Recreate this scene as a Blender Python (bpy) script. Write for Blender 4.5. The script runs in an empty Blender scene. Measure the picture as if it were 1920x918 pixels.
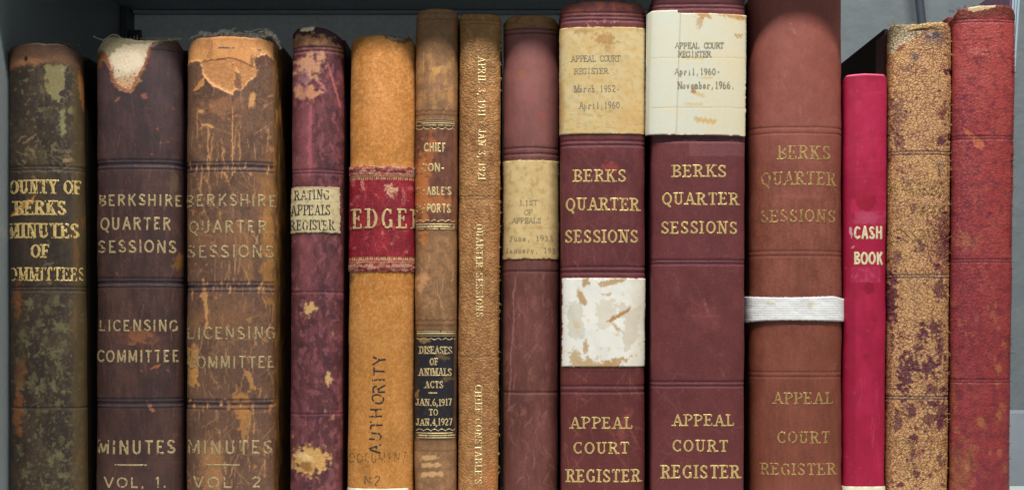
import bpy, math
import numpy as np
from mathutils import Vector

# ------------------------------------------------------------------ camera, light, exposure
S = 0.0004          # metres per photo pixel at the plane of the spines
D = 1.1             # camera distance to that plane
EYE = 612.0         # photo row of the camera's height
FLOOR = 1010.0      # photo row of the shelf the books stand on
ZC = (FLOOR - EYE) * S
sc = bpy.context.scene
COL = sc.collection
cd = bpy.data.cameras.new('camera'); cam = bpy.data.objects.new('camera', cd); COL.objects.link(cam)
cam.location = (0, -D, ZC); cam.rotation_euler = (math.radians(90), 0, 0)
cd.sensor_width = 36; cd.lens = 36 * D / (1920 * S); cd.shift_y = (EYE - 459) / 1920
cd.clip_start = 0.01; cd.clip_end = 50
sc.camera = cam
W = bpy.data.worlds.new('World'); sc.world = W; W.use_nodes = True
W.node_tree.nodes['Background'].inputs[0].default_value = (0.86, 0.93, 0.96, 1)
W.node_tree.nodes['Background'].inputs[1].default_value = 0.27

def area(name, loc, target, sx, sy, power, colr):
    ld = bpy.data.lights.new(name, 'AREA'); ld.shape = 'RECTANGLE'; ld.size = sx; ld.size_y = sy
    ld.energy = power; ld.color = colr
    o = bpy.data.objects.new(name, ld); COL.objects.link(o); o.location = loc
    o.rotation_euler = (Vector(target) - Vector(loc)).to_track_quat('-Z', 'Y').to_euler()
    return o
area('ceiling_strip_light', (0.15, -0.87, 0.40 + 1.64), (0.08, 0, 0.2), 1.5, 0.025, 79, (1.0, 0.965, 0.91))
area('room_fill_light', (0.9, -2.6, 0.5), (0, 0, 0.2), 1.8, 1.4, 2.5, (0.93, 0.96, 1.0))
vs = sc.view_settings; vs.view_transform = 'Standard'; vs.look = 'None'; vs.exposure = 0.0; vs.gamma = 1.0
vs.use_curve_mapping = False

# ------------------------------------------------------------------ numpy noise and painting
def lin(c):
    c = np.asarray(c, np.float32) / 255.0
    return np.where(c <= 0.04045, c / 12.92, ((c + 0.055) / 1.055) ** 2.4).astype(np.float32)
def sm(a, b, x):
    t = np.clip((x - a) / (b - a + 1e-9), 0, 1); return t * t * (3 - 2 * t)
_r = np.random.RandomState(7)
PERM = _r.permutation(256).astype(np.int32); PERM = np.concatenate([PERM, PERM, PERM])
ANG = _r.rand(256) * 2 * np.pi; GX = np.cos(ANG).astype(np.float32); GY = np.sin(ANG).astype(np.float32)
def perlin(x, y, seed=0):
    x = x + seed * 17.31; y = y - seed * 9.73
    xi = np.floor(x).astype(np.int32); yi = np.floor(y).astype(np.int32)
    xf = (x - xi).astype(np.float32); yf = (y - yi).astype(np.float32)
    xi &= 255; yi &= 255
    u = xf * xf * xf * (xf * (xf * 6 - 15) + 10); v = yf * yf * yf * (yf * (yf * 6 - 15) + 10)
    def g(ix, iy, dx, dy):
        h = PERM[PERM[ix] + iy] & 255
        return GX[h] * dx + GY[h] * dy
    a = g(xi, yi, xf, yf); b = g(xi + 1, yi, xf - 1, yf)
    c = g(xi, yi + 1, xf, yf - 1); d = g(xi + 1, yi + 1, xf - 1, yf - 1)
    ab = a + (b - a) * u; cd_ = c + (d - c) * u
    return ab + (cd_ - ab) * v
def fbm(X, Y, sx, sy=None, octv=4, seed=1, gain=0.55):
    sy = sy or sx
    r = np.zeros(X.shape, np.float32); a = 1.0; f = 1.0; n = 0.0
    for i in range(octv):
        r += a * perlin(X / sx * f, Y / sy * f, seed + i * 3.7); n += a * a; a *= gain; f *= 2.03
    return 0.5 + r / math.sqrt(n) * 0.78          # mean .5, sd about .2
def seg_dist(X, Y, x0, y0, x1, y1):
    dx, dy = x1 - x0, y1 - y0; L = dx * dx + dy * dy + 1e-9
    t = np.clip(((X - x0) * dx + (Y - y0) * dy) / L, 0, 1)
    return np.hypot(X - x0 - t * dx, Y - y0 - t * dy), t
def poly_sdf(X, Y, pts):
    d = np.full(X.shape, 1e9, np.float32); ins = np.zeros(X.shape, bool); n = len(pts)
    for i in range(n):
        x0, y0 = pts[i]; x1, y1 = pts[(i + 1) % n]
        d = np.minimum(d, seg_dist(X, Y, x0, y0, x1, y1)[0])
        if y0 != y1:
            ins ^= ((Y < y0) != (Y < y1)) & (X < (x1 - x0) * (Y - y0) / (y1 - y0) + x0)
    return np.where(ins, -d, d)

class Canvas:
    """colour, relief (photo pixels) and roughness painted over a surface whose points have photo coordinates X, Y"""
    def __init__(s, X, Y, base, rough=0.55):
        s.X = X.astype(np.float32); s.Y = Y.astype(np.float32)
        s.c = np.empty(X.shape + (3,), np.float32); s.c[:] = lin(base)
        s.h = np.zeros(X.shape, np.float32); s.r = np.full(X.shape, rough, np.float32)
        s.k = np.zeros(X.shape, np.float32)      # strength of the grain crevices
    def n(s, sx, sy=None, o=4, seed=1): return fbm(s.X, s.Y, sx, sy, o, seed)
    def mix(s, m, colr, h=0, r=None):
        m = np.clip(m, 0, 1).astype(np.float32)
        if colr is not None: s.c += (lin(colr) - s.c) * m[..., None]
        if h: s.h += h * m
        if r is not None: s.r += (r - s.r) * m
        return m
    def mul(s, f): s.c *= f[..., None]
    def blob(s, cx, cy, rx, ry, colr, a=1, rot=0, w=0.5, scl=14, soft=0.2, seed=1, h=0, r=None):
        c_, s_ = math.cos(rot), math.sin(rot); dx, dy = s.X - cx, s.Y - cy
        q = np.hypot((dx * c_ + dy * s_) / rx, (-dx * s_ + dy * c_) / ry) + w * (s.n(scl, None, 4, seed) - .5) * 2
        return s.mix((1 - sm(1 - soft, 1 + soft, q)) * a, colr, h, r)
    def poly(s, pts, colr, a=1, w=5, scl=12, soft=1.2, seed=1, h=0, r=None):
        d = poly_sdf(s.X, s.Y, pts) + (s.n(scl, None, 4, seed) - .5) * 2 * w
        s.mix((1 - sm(-soft, soft, d)) * a, colr, h, r); return d
    def patch(s, thr, sx, sy, colr, a=1, soft=.05, o=5, seed=1, region=None, h=0, r=None):
        m = sm(thr - soft, thr + soft, s.n(sx, sy, o, seed) + (0 if region is None else region)) * a
        return s.mix(m, colr, h, r)
    def line(s, x0, y0, x1, y1, w, colr, a=1, warp=2, scl=15, seed=1, h=0, fade=True, r=None):
        pad = w * 3 + warp * 2 + 3
        I = np.nonzero((s.X > min(x0, x1) - pad) & (s.X < max(x0, x1) + pad) & (s.Y > min(y0, y1) - pad) & (s.Y < max(y0, y1) + pad))
        if not len(I[0]): return
        X, Y = s.X[I], s.Y[I]
        wx = (fbm(X, Y, scl, None, 3, seed) - .5) * 2 * warp; wy = (fbm(X, Y, scl, None, 3, seed + 9) - .5) * 2 * warp
        d, t = seg_dist(X + wx, Y + wy, x0, y0, x1, y1)
        ww = w * (np.sin(np.pi * np.clip(t * .9 + .05, 0, 1)) ** .6 if fade else 1) * (.45 + 1.1 * fbm(X, Y, 9, None, 2, seed + 4))
        m = (1 - sm(ww * .5, ww * .5 + .9, d)) * a
        s.c[I] += (lin(colr) - s.c[I]) * m[:, None]
        if h: s.h[I] += h * m
        if r is not None: s.r[I] += (r - s.r[I]) * m
    def scratches(s, n, box, lmin, lmax, w, colr, a=.6, ang=(80, 100), seed=3, warp=3, h=-.15):
        rs = np.random.RandomState(seed)
        for i in range(n):
            x = rs.uniform(box[0], box[2]); y = rs.uniform(box[1], box[3]); L = rs.uniform(lmin, lmax)
            t = math.radians(rs.uniform(*ang)); aa = a * rs.uniform(.35, 1)
            s.line(x, y, x + L * math.cos(t), y + L * math.sin(t), w * rs.uniform(.5, 1.4), colr, aa, warp, rs.uniform(8, 25), seed * 5 + i, h)
    def rule(s, y, w, colr, a=1, depth=1.0, jit=.6, seed=1, x0=None, x1=None, light=None):
        yy = y + (fbm(s.X, s.X * 0, 40, None, 2, seed) - .5) * 2 * jit
        g = np.exp(-((s.Y - yy) / (w * .55)) ** 2) * (a * (.75 + .5 * (s.n(10, 10, 2, seed + 2) - .2))).clip(0, 1)
        if x0 is not None: g = g * sm(x0 - 1, x0 + 1, s.X) * (1 - sm(x1 - 1, x1 + 1, s.X))
        s.mix(g, colr, -depth)
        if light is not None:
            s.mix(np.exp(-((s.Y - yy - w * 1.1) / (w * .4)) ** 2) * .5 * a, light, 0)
    def wear_spots(s, n, box, r0, r1, colr, a=.8, seed=5, asp=1.0, h=0):
        rs = np.random.RandomState(seed)
        for i in range(n):
            cx, cy, r = rs.uniform(box[0], box[2]), rs.uniform(box[1], box[3]), rs.uniform(r0, r1)
            I = np.nonzero((abs(s.X - cx) < r * 2.5) & (abs(s.Y - cy) < r * asp * 2.5))
            if not len(I[0]): continue
            X, Y = s.X[I], s.Y[I]
            q = np.hypot((X - cx) / r, (Y - cy) / (r * asp)) + .8 * (fbm(X, Y, max(r * .9, 3), None, 3, seed + i) - .5) * 2
            m = (1 - sm(.7, 1.1, q)) * a * rs.uniform(.4, 1)
            s.c[I] += (lin(colr) - s.c[I]) * m[:, None]
            if h: s.h[I] += h * m

def leather(cv, dark, light, seed, big=.5, streak=.35, fine=.3):
    """uneven handled leather: broad tone drift, vertical rubbing, fine mottling"""
    cv.mix(sm(.35, .75, cv.n(60, 110, 4, seed)) * big, light)
    cv.mix(sm(.4, .8, cv.n(50, 90, 4, seed + 5)) * big, dark)
    cv.mix(sm(.45, .8, cv.n(7, 60, 4, seed + 11)) * streak, light)
    cv.mix(sm(.45, .8, cv.n(9, 50, 4, seed + 17)) * streak, dark)
    cv.mul(1 + fine * (cv.n(5, 5, 3, seed + 23) - .5) + fine * (cv.n(2.2, 2.2, 2, seed + 29) - .5))

# ------------------------------------------------------------------ materials
def nodes(m):
    m.use_nodes = True; nt = m.node_tree; return nt, nt.nodes['Principled BSDF']
def surf(name, grain=900, bump=.25, kind='noise', spec=.35, vary=.22, sheen=0.0, crev=None, aniso=(1, 1, 1), cell=260, dist=.0006, metallic=0.0, turn=None):
    m = bpy.data.materials.new(name); nt, b = nodes(m); N = nt.nodes; L = nt.links.new
    at = N.new('ShaderNodeAttribute'); at.attribute_name = 'Col'
    tc = N.new('ShaderNodeTexCoord'); mp = N.new('ShaderNodeMapping'); mp.inputs['Scale'].default_value = aniso
    if turn is not None: mp.vector_type = 'TEXTURE'; mp.inputs['Rotation'].default_value = (0, math.radians(turn), 0)
    L(tc.outputs['Object'], mp.inputs['Vector'])
    nz = N.new('ShaderNodeTexNoise'); nz.inputs['Scale'].default_value = grain; nz.inputs['Detail'].default_value = 3
    nz.inputs['Roughness'].default_value = .65
    L(mp.outputs[0], nz.inputs['Vector'])
    mr = N.new('ShaderNodeMapRange'); mr.inputs['From Min'].default_value = .3; mr.inputs['From Max'].default_value = .7
    mr.inputs['To Min'].default_value = 1 - vary; mr.inputs['To Max'].default_value = 1 + vary
    L(nz.outputs['Fac'], mr.inputs['Value'])
    mx = N.new('ShaderNodeVectorMath'); mx.operation = 'SCALE'
    L(at.outputs['Color'], mx.inputs[0]); L(mr.outputs[0], mx.inputs['Scale'])
    colr = mx.outputs[0]; height = nz.outputs['Fac']
    if crev or kind == 'cell':
        wn = N.new('ShaderNodeTexNoise'); wn.inputs['Scale'].default_value = cell * .5; wn.inputs['Detail'].default_value = 2
        L(mp.outputs[0], wn.inputs['Vector'])
        ad = N.new('ShaderNodeVectorMath'); ad.operation = 'MULTIPLY_ADD'; ad.inputs[1].default_value = (.004, .004, .004)
        L(wn.outputs['Color'], ad.inputs[0]); L(mp.outputs[0], ad.inputs[2])
        vo = N.new('ShaderNodeTexVoronoi'); vo.feature = 'DISTANCE_TO_EDGE'; vo.inputs['Scale'].default_value = cell
        L(ad.outputs[0], vo.inputs['Vector'])
        cr = N.new('ShaderNodeMapRange'); cr.interpolation_type = 'SMOOTHSTEP'
        cr.inputs['From Min'].default_value = .02; cr.inputs['From Max'].default_value = .2
        cr.inputs['To Min'].default_value = 1; cr.inputs['To Max'].default_value = 0
        L(vo.outputs['Distance'], cr.inputs['Value'])
        if crev:
            at2 = N.new('ShaderNodeAttribute'); at2.attribute_name = 'Grain'
            mm = N.new('ShaderNodeMath'); mm.operation = 'MULTIPLY'
            L(cr.outputs[0], mm.inputs[0]); L(at2.outputs['Fac'], mm.inputs[1])
            mc = N.new('ShaderNodeMix'); mc.data_type = 'RGBA'
            L(mm.outputs[0], mc.inputs['Factor']); L(colr, mc.inputs['A'])
            mc.inputs['B'].default_value = tuple(lin(crev)) + (1,)
            colr = mc.outputs['Result']
        sb = N.new('ShaderNodeMath'); sb.operation = 'MULTIPLY_ADD'; sb.inputs[1].default_value = -1.0
        L(cr.outputs[0], sb.inputs[0]); L(nz.outputs['Fac'], sb.inputs[2]); height = sb.outputs[0]
    if kind == 'weave':
        w1 = N.new('ShaderNodeTexWave'); w1.bands_direction = 'X'; w1.inputs['Scale'].default_value = cell
        w2 = N.new('ShaderNodeTexWave'); w2.bands_direction = 'Z'; w2.inputs['Scale'].default_value = cell * 1.15
        for w_ in (w1, w2):
            w_.inputs['Distortion'].default_value = 1.2; w_.inputs['Detail Scale'].default_value = 3
            L(mp.outputs[0], w_.inputs['Vector'])
        sb = N.new('ShaderNodeMath'); sb.operation = 'MULTIPLY_ADD'; sb.inputs[1].default_value = .5
        L(w1.outputs['Fac'], sb.inputs[0]); L(w2.outputs['Fac'], sb.inputs[2]); height = sb.outputs[0]
    bp = N.new('ShaderNodeBump'); bp.inputs['Strength'].default_value = bump; bp.inputs['Distance'].default_value = dist
    L(height, bp.inputs['Height']); L(bp.outputs[0], b.inputs['Normal'])
    L(colr, b.inputs['Base Color']); L(at.outputs['Alpha'], b.inputs['Roughness'])
    b.inputs['Specular IOR Level'].default_value = spec; b.inputs['Metallic'].default_value = metallic
    if sheen:
        b.inputs['Sheen Weight'].default_value = sheen; b.inputs['Sheen Roughness'].default_value = .5
    return m
def plain(name, colr, rough=.6, metal=0, noise=80, vary=.12, bump=.1, spec=.4, dist=.0008, aniso=(1, 1, 1), colr2=None):
    m = bpy.data.materials.new(name); nt, b = nodes(m); N = nt.nodes; L = nt.links.new
    tc = N.new('ShaderNodeTexCoord'); mp = N.new('ShaderNodeMapping'); mp.inputs['Scale'].default_value = aniso
    L(tc.outputs['Object'], mp.inputs['Vector'])
    nz = N.new('ShaderNodeTexNoise'); nz.inputs['Scale'].default_value = noise; nz.inputs['Detail'].default_value = 5
    L(mp.outputs[0], nz.inputs['Vector'])
    rp = N.new('ShaderNodeMapRange'); rp.inputs['From Min'].default_value = .3; rp.inputs['From Max'].default_value = .7
    mc = N.new('ShaderNodeMix'); mc.data_type = 'RGBA'; c = lin(colr)
    mc.inputs['A'].default_value = tuple(c * (1 - vary)) + (1,)
    mc.inputs['B'].default_value = (tuple(lin(colr2)) if colr2 else tuple(np.minimum(c * (1 + vary), 1))) + (1,)
    L(nz.outputs['Fac'], rp.inputs['Value']); L(rp.outputs[0], mc.inputs['Factor']); L(mc.outputs['Result'], b.inputs['Base Color'])
    b.inputs['Roughness'].default_value = rough; b.inputs['Metallic'].default_value = metal
    b.inputs['Specular IOR Level'].default_value = spec
    bp = N.new('ShaderNodeBump'); bp.inputs['Strength'].default_value = bump; bp.inputs['Distance'].default_value = dist
    L(nz.outputs['Fac'], bp.inputs['Height']); L(bp.outputs[0], b.inputs['Normal'])
    return m
M = {}
M['leather'] = surf('worn_leather', 1100, .35, spec=.35, vary=.24, dist=.0005)
M['smooth'] = surf('smooth_leather', 1300, .35, spec=.36, vary=.26, dist=.0004)
M['cloth'] = surf('book_cloth', 1600, .22, 'weave', .32, .08, cell=520, dist=.0003)
M['crimson'] = surf('crimson_cloth', 1400, .15, 'weave', .35, .05, cell=420, dist=.0003)
M['suede'] = surf('suede_leather', 1500, .35, spec=.2, vary=.13, sheen=.0, dist=.0007)
M['calf'] = surf('grained_calf', 1000, .6, 'cell', .35, .14, cell=330, dist=.0006, aniso=(1, 1, 1.15))
M['goat'] = surf('grained_goatskin', 1200, .5, 'cell', .32, .16, crev=(88, 40, 44), cell=440, dist=.0005, aniso=(1.35, 1, .72), turn=-22)
M['redgoat'] = surf('red_grained_leather', 1300, .35, 'cell', .3, .14, crev=(96, 34, 46), cell=480, dist=.0004, aniso=(1.3, 1, .8), turn=-35)
M['paper'] = surf('aged_paper', 1500, .12, spec=.2, vary=.06, dist=.0003)
M['tape'] = surf('woven_tape', 900, .2, 'weave', .15, .10, cell=210, dist=.0006)
M['board'] = plain('board_covering', (40, 26, 24), .55, noise=160, vary=.5, bump=.3, aniso=(1, .25, 3))
M['board_black'] = plain('black_board_cloth', (24, 18, 18), .7, noise=140, vary=.55, bump=.3, aniso=(1, 3, .12))
M['board_red'] = plain('red_board_covering', (110, 34, 34), .6, noise=160, vary=.35, bump=.4)
M['board_tan'] = plain('tan_board_covering', (112, 76, 40), .6, noise=160, vary=.35, bump=.3)
M['pages'] = plain('page_edges', (190, 175, 145), .8, noise=300, vary=.2, bump=.3, aniso=(40, 1, 1))
M['thread'] = plain('linen_thread', (190, 178, 150), .9, noise=400, vary=.3)
M['greyfibre'] = plain('grey_headband_fibre', (212, 204, 188), .9, noise=900, vary=.35, bump=1.0, dist=.002)
M['redfibre'] = plain('red_leather_fibre', (96, 34, 34), .9, noise=400, vary=.4)
M['tanfibre'] = plain('tan_leather_fibre', (178, 142, 84), .9, noise=400, vary=.3)

def foil(name, colr, metal, rough, vary=.3, gr=700):
    m = plain(name, colr, rough, metal, noise=gr, vary=vary, bump=.2, spec=.5, dist=.0003); return m
M['gold'] = foil('gilt', (216, 186, 120), .4, .38, .28)
M['palegold'] = foil('pale_gilt', (220, 194, 140), .4, .38, .18)
M['dullgold'] = foil('dull_gilt', (178, 156, 114), .3, .42, .2)
M['fadedgold'] = foil('faded_gilt', (184, 150, 92), .4, .4, .25)
M['whitegold'] = foil('white_gilt', (232, 218, 176), .3, .36, .25)
M['ink'] = plain('typewriter_ink', (134, 124, 102), .8, noise=900, vary=.5)
M['pen'] = plain('pen_ink', (48, 44, 44), .8, noise=700, vary=.4)
M['pencil'] = plain('faded_brown_ink', (118, 82, 44), .85, noise=700, vary=.3)
M['blind'] = plain('blind_stamp', (150, 116, 62), .5, noise=800, vary=.5, bump=.5)

# ------------------------------------------------------------------ mesh helpers
def link(name, me, mat, parent=None):
    o = bpy.data.objects.new(name, me); COL.objects.link(o)
    if mat: me.materials.append(mat)
    if parent: o.parent = parent
    return o
def mesh_np(name, V, F, colr=None, grain=None, smooth=True):
    me = bpy.data.meshes.new(name); V = np.asarray(V, np.float32); F = np.asarray(F, np.int32)
    nf, k = F.shape
    me.vertices.add(len(V)); me.vertices.foreach_set('co', V.ravel())
    me.loops.add(nf * k); me.loops.foreach_set('vertex_index', F.ravel())
    me.polygons.add(nf); me.polygons.foreach_set('loop_start', np.arange(0, nf * k, k, dtype=np.int32))
    me.polygons.foreach_set('loop_total', np.full(nf, k, np.int32))
    if smooth: me.polygons.foreach_set('use_smooth', np.ones(nf, bool))
    if colr is not None:
        a = me.color_attributes.new('Col', 'FLOAT_COLOR', 'POINT'); a.data.foreach_set('color', colr.astype(np.float32).ravel())
    if grain is not None:
        a = me.attributes.new('Grain', 'FLOAT', 'POINT'); a.data.foreach_set('value', grain.astype(np.float32).ravel())
    me.update(calc_edges=True); return me
def grid_faces(nr, nc):
    i = np.arange(nr * nc).reshape(nr, nc)
    return np.stack([i[1:, :-1], i[1:, 1:], i[:-1, 1:], i[:-1, :-1]], -1).reshape(-1, 4)
def box(name, lo, hi, mat, parent=None, bev=.0006):
    import bmesh
    bm = bmesh.new(); bmesh.ops.create_cube(bm, size=1)
    for v in bm.verts:
        v.co = Vector([lo[i] + (v.co[i] + .5) * (hi[i] - lo[i]) for i in range(3)])
    if bev: bmesh.ops.bevel(bm, geom=bm.edges[:], offset=bev, segments=2, affect='EDGES', profile=.6)
    me = bpy.data.meshes.new(name); bm.to_mesh(me); bm.free()
    return link(name, me, mat, parent)
def tubes(name, curves, mat, parent=None, sides=5, stuff=False):
    """curves: list of (points Nx3, radii N); one mesh"""
    V = []; F = []; base = 0
    for P, R in curves:
        P = np.asarray(P, float); R = np.asarray(R, float); n = len(P)
        T = np.gradient(P, axis=0); T /= np.linalg.norm(T, axis=1)[:, None] + 1e-12
        up = np.array([0.13, .97, .2]); A = np.cross(T, up); A /= np.linalg.norm(A, axis=1)[:, None] + 1e-9
        B = np.cross(T, A); th = np.arange(sides) * 2 * np.pi / sides
        ring = P[:, None] + R[:, None, None] * (np.cos(th)[None, :, None] * A[:, None] + np.sin(th)[None, :, None] * B[:, None])
        V.append(ring.reshape(-1, 3))
        for i in range(n - 1):
            for j in range(sides):
                F.append((base + i * sides + j, base + i * sides + (j + 1) % sides, base + (i + 1) * sides + (j + 1) % sides, base + (i + 1) * sides + j))
        base += n * sides
    o = link(name, mesh_np(name, np.concatenate(V), F), mat, parent)
    if name.startswith(('frayed', 'torn')): o['kind'] = 'stuff'
    return o
def tag(o, label=None, cat=None, group=None, kind=None):
    for k, v in (('label', label), ('category', cat), ('group', group), ('kind', kind)):
        if v: o[k] = v
    return o

# ------------------------------------------------------------------ a book
GROUP = 'old bound record books standing on the shelf'
class Wrap:
    """rounded surface between two slanting photo edges; maps photo points to the surface"""
    def __init__(s, L, R, y0, br=.55, n=2.2, cx=None):
        s.L, s.R, s.y0, s.n = L, R, y0, n
        l, r = (L[0] + L[1]) / 2, (R[0] + R[1]) / 2; s.l, s.r = l, r
        s.b = (r - l) / 2 * S * br
        k = (D + y0 + s.b) / D * S; xl, xr = (l - 960) * k, (r - 960) * k
        t = np.linspace(-1, 1, 401)
        for _ in range(8):                      # so that the seen outline falls on the measured edges
            xc, hw = (xl + xr) / 2, (xr - xl) / 2; p = s.px_of(xc + hw * t, s.yc(t))
            xl += (l - p.min()) * k; xr += (r - p.max()) * k
        s.xc, s.hw = (xl + xr) / 2, (xr - xl) / 2
        p = s.px_of(s.xc + s.hw * t, s.yc(t)); i0, i1 = int(p.argmin()), int(p.argmax())
        s.tt, s.pp = t[i0:i1 + 1], p[i0:i1 + 1]; s.H = None
    def yc(s, t): return s.y0 + s.b * (1 - (1 - np.clip(np.abs(t), 0, 1) ** s.n) ** (1 / s.n))
    def px_of(s, x, y): return 960 + x / S * D / (D + y)
    def edges(s, py):
        f = (py - 0) / 918.0
        dl = (s.L[0] + (s.L[1] - s.L[0]) * f) - s.l; dr = (s.R[0] + (s.R[1] - s.R[0]) * f) - s.r
        return dl, dr
    def z(s, py): return ZC + (EYE - py) * S * (D + s.y0) / D
    def at(s, t, py, off=0.0):
        """t in -1..1 across, py photo row, off metres outward"""
        dl, dr = s.edges(py); k = (D + s.y0 + s.b) / D * S
        x = s.xc + s.hw * t + ((dl + dr) / 2 + (dr - dl) / 2 * t) * k
        y = s.yc(t); tt = np.clip(t, -.9995, .9995)
        e = 1e-4; dy = (s.yc(tt + e) - s.yc(tt - e)) / (2 * e * s.hw)
        nx, ny = dy, -np.ones_like(dy); q = np.hypot(nx, ny)
        return np.stack([x + nx / q * off, y + ny / q * off, s.z(py) + 0 * x], -1)
    def t_of(s, px, py):
        dl, dr = s.edges(py)
        rel = (px - s.l - dl) / (s.r + dr - s.l - dl)
        return np.interp(s.l + rel * (s.r - s.l), s.pp, s.tt)
    def P(s, px, py, off=0.0):
        t = s.t_of(px, py)
        if s.H is not None:
            ti, ys0, dy_, T = s.H
            ci = np.clip(np.interp(t, ti, np.arange(len(ti))), 0, len(ti) - 1.001)
            top = np.interp(t, ti, s.top_t)
            ri = np.clip((py - top) / (s.bot - top) * (T.shape[0] - 1), 0, T.shape[0] - 1.001)
            c0 = ci.astype(int); r0 = ri.astype(int); a, b_ = ci - c0, ri - r0
            h = (T[r0, c0] * (1 - a) + T[r0, c0 + 1] * a) * (1 - b_) + (T[r0 + 1, c0] * (1 - a) + T[r0 + 1, c0 + 1] * a) * b_
            off = off + h * S
        return s.at(t, py, off)

class Book(Wrap):
    def __init__(s, name, label, L, R, top, y0, paint, mat, base, br=.55, n=2.2, depth=.24, bmat='board', board_top=6, step=1.6, seed=1,
                 side=.035, topnoise=1.0, capr=3.5, lean=0, cat='book', group=GROUP, rough=.5):
        y0 = y0 * .45; br = br * 1.1; n = 2 + (n - 2) * .75
        super().__init__(L, R, y0, br, n)
        s.seed = seed
        root = bpy.data.objects.new(name, None); COL.objects.link(root); root.location = (s.xc, s.y0 + s.b, 0)
        root.empty_display_size = .02
        tag(root, label, cat, group); s.root = root; s.inv = Vector(root.location)
        # profile across: left side strip, rounded spine, right side strip
        nc = int((s.r - s.l) / step); u = np.linspace(-1, 1, nc); t = .72 * u + .28 * np.sin(u * np.pi / 2)
        ds = np.array([.0006, .0015, .0028, .0042, .0056, .007, .009, .012, .016, .022, side])
        tcol = np.concatenate([-np.ones(len(ds)), t, np.ones(len(ds))]); dcol = np.concatenate([ds[::-1], 0 * t, ds])
        spy = (FLOOR - 612) * D / (D + y0) + 612; s.bot = spy - 1
        rel = (np.clip(s.px_of(s.xc + s.hw * tcol, s.yc(tcol)), s.l, s.r) - s.l) / (s.r - s.l)
        tp = np.interp(rel, [q[0] for q in top], [q[1] for q in top])
        pxc = s.l + rel * (s.r - s.l) + np.sign(tcol) * dcol / S
        tp = tp + (fbm(pxc, pxc * 0 + seed * 31, 14, None, 4, seed) - .5) * 2 * topnoise + np.minimum(dcol / S * .06, 5)
        nr = int((s.bot - tp.min()) / step)
        v = np.linspace(0, 1, nr)[:, None]; PY = tp[None] + (s.bot - tp[None]) * v
        TT = np.repeat(tcol[None], nr, 0); DD = np.repeat(dcol[None], nr, 0)
        dl, dr = s.edges(PY)
        PX = pxc[None] + np.where(rel[None] < .5, dl, dr) * 1.0
        base_rel = rel[None]; PX = pxc[None] + dl * (1 - base_rel) + dr * base_rel
        cv = Canvas(PX, PY, base, rough); cv.topd = PY - tp[None]; cv.side = np.sign(TT) * DD / S  # side lets paint darken most side strips, gap shade put into the colour
        paint(cv, s)
        cd_ = cv.topd
        cv.h += (fbm(PX, PY, 70, 130, 3, seed + 50) - .5) * 2.4 + (fbm(PX, PY, 16, 26, 3, seed + 60) - .5) * .45
        cv.h -= (1 - np.clip(cd_ / capr, 0, 1)) ** 2 * capr * .45 if capr else 0
        cv.h *= np.exp(-DD / .01)
        P = s.at(TT, PY, cv.h * S)
        groove = .0016 * np.exp(-((DD - .0045) / .0025) ** 2) * (DD > 0)
        P[..., 0] -= np.sign(TT) * groove; P[..., 1] += DD
        s.H = (t, 0, 0, cv.h[:, len(ds):-len(ds)]); s.top_t = tp[len(ds):-len(ds)]
        # fold over the head: two more rows going in and down
        r1 = s.at(TT[:1], PY[:1], (cv.h[:1] - 2.5) * S); r1[..., 1] += DD[:1]; r1[..., 2] += .0002
        r2 = s.at(TT[:1] * .9, PY[:1], (cv.h[:1] - 9) * S); r2[..., 1] += DD[:1]; r2[..., 2] -= .002
        Pall = np.concatenate([r2, r1, P], 0); CC = np.concatenate([cv.c, cv.r[..., None]], -1)
        CC = np.concatenate([CC[:1] * [.6, .6, .6, 1], CC[:1], CC], 0); KK = np.concatenate([cv.k[:1], cv.k[:1], cv.k], 0)
        Pall = Pall.reshape(-1, 3) - np.array(s.inv)
        me = mesh_np('spine', Pall, grid_faces(nr + 2, len(tcol)), CC.reshape(-1, 4), KK.reshape(-1))
        s.spine = link('spine', me, M[mat], root); s.depth = depth
        # boards and page block behind the spine
        xl, xr = s.xc - s.hw, s.xc + s.hw; yb = s.b + .011; ztop = s.z(np.mean([q[1] for q in top]) + board_top)
        loc = lambda x, y, z: (x - s.inv[0], y, z)
        for sx, nm in ((-1, 'front_board'), (1, 'back_board')):
            x_out = (xl if sx < 0 else xr); e = .0005
            f0 = s.edges(s.bot); f1 = s.edges(max(top[0][1], 0)); k = (D + s.y0 + s.b) / D * S
            sh0 = (f0[0] if sx < 0 else f0[1]) * k; sh1 = (f1[0] if sx < 0 else f1[1]) * k
            a, b_ = x_out - sx * e, x_out - sx * (e + .003)
            o = box(nm, loc(min(a, b_), .011, .0005), loc(max(a, b_), .011 + depth, ztop), M[bmat], root)
            for v_ in o.data.vertices:
                f = v_.co.z / ztop; v_.co.x += sh0 * (1 - f) + sh1 * f
        box('page_block', loc(xl + .0045, .004, .004), loc(xr - .0045, depth - .002, ztop - .005), M['pages'], root, .0015)
    def local(s, P): return np.asarray(P) - np.array(s.inv)

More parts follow.
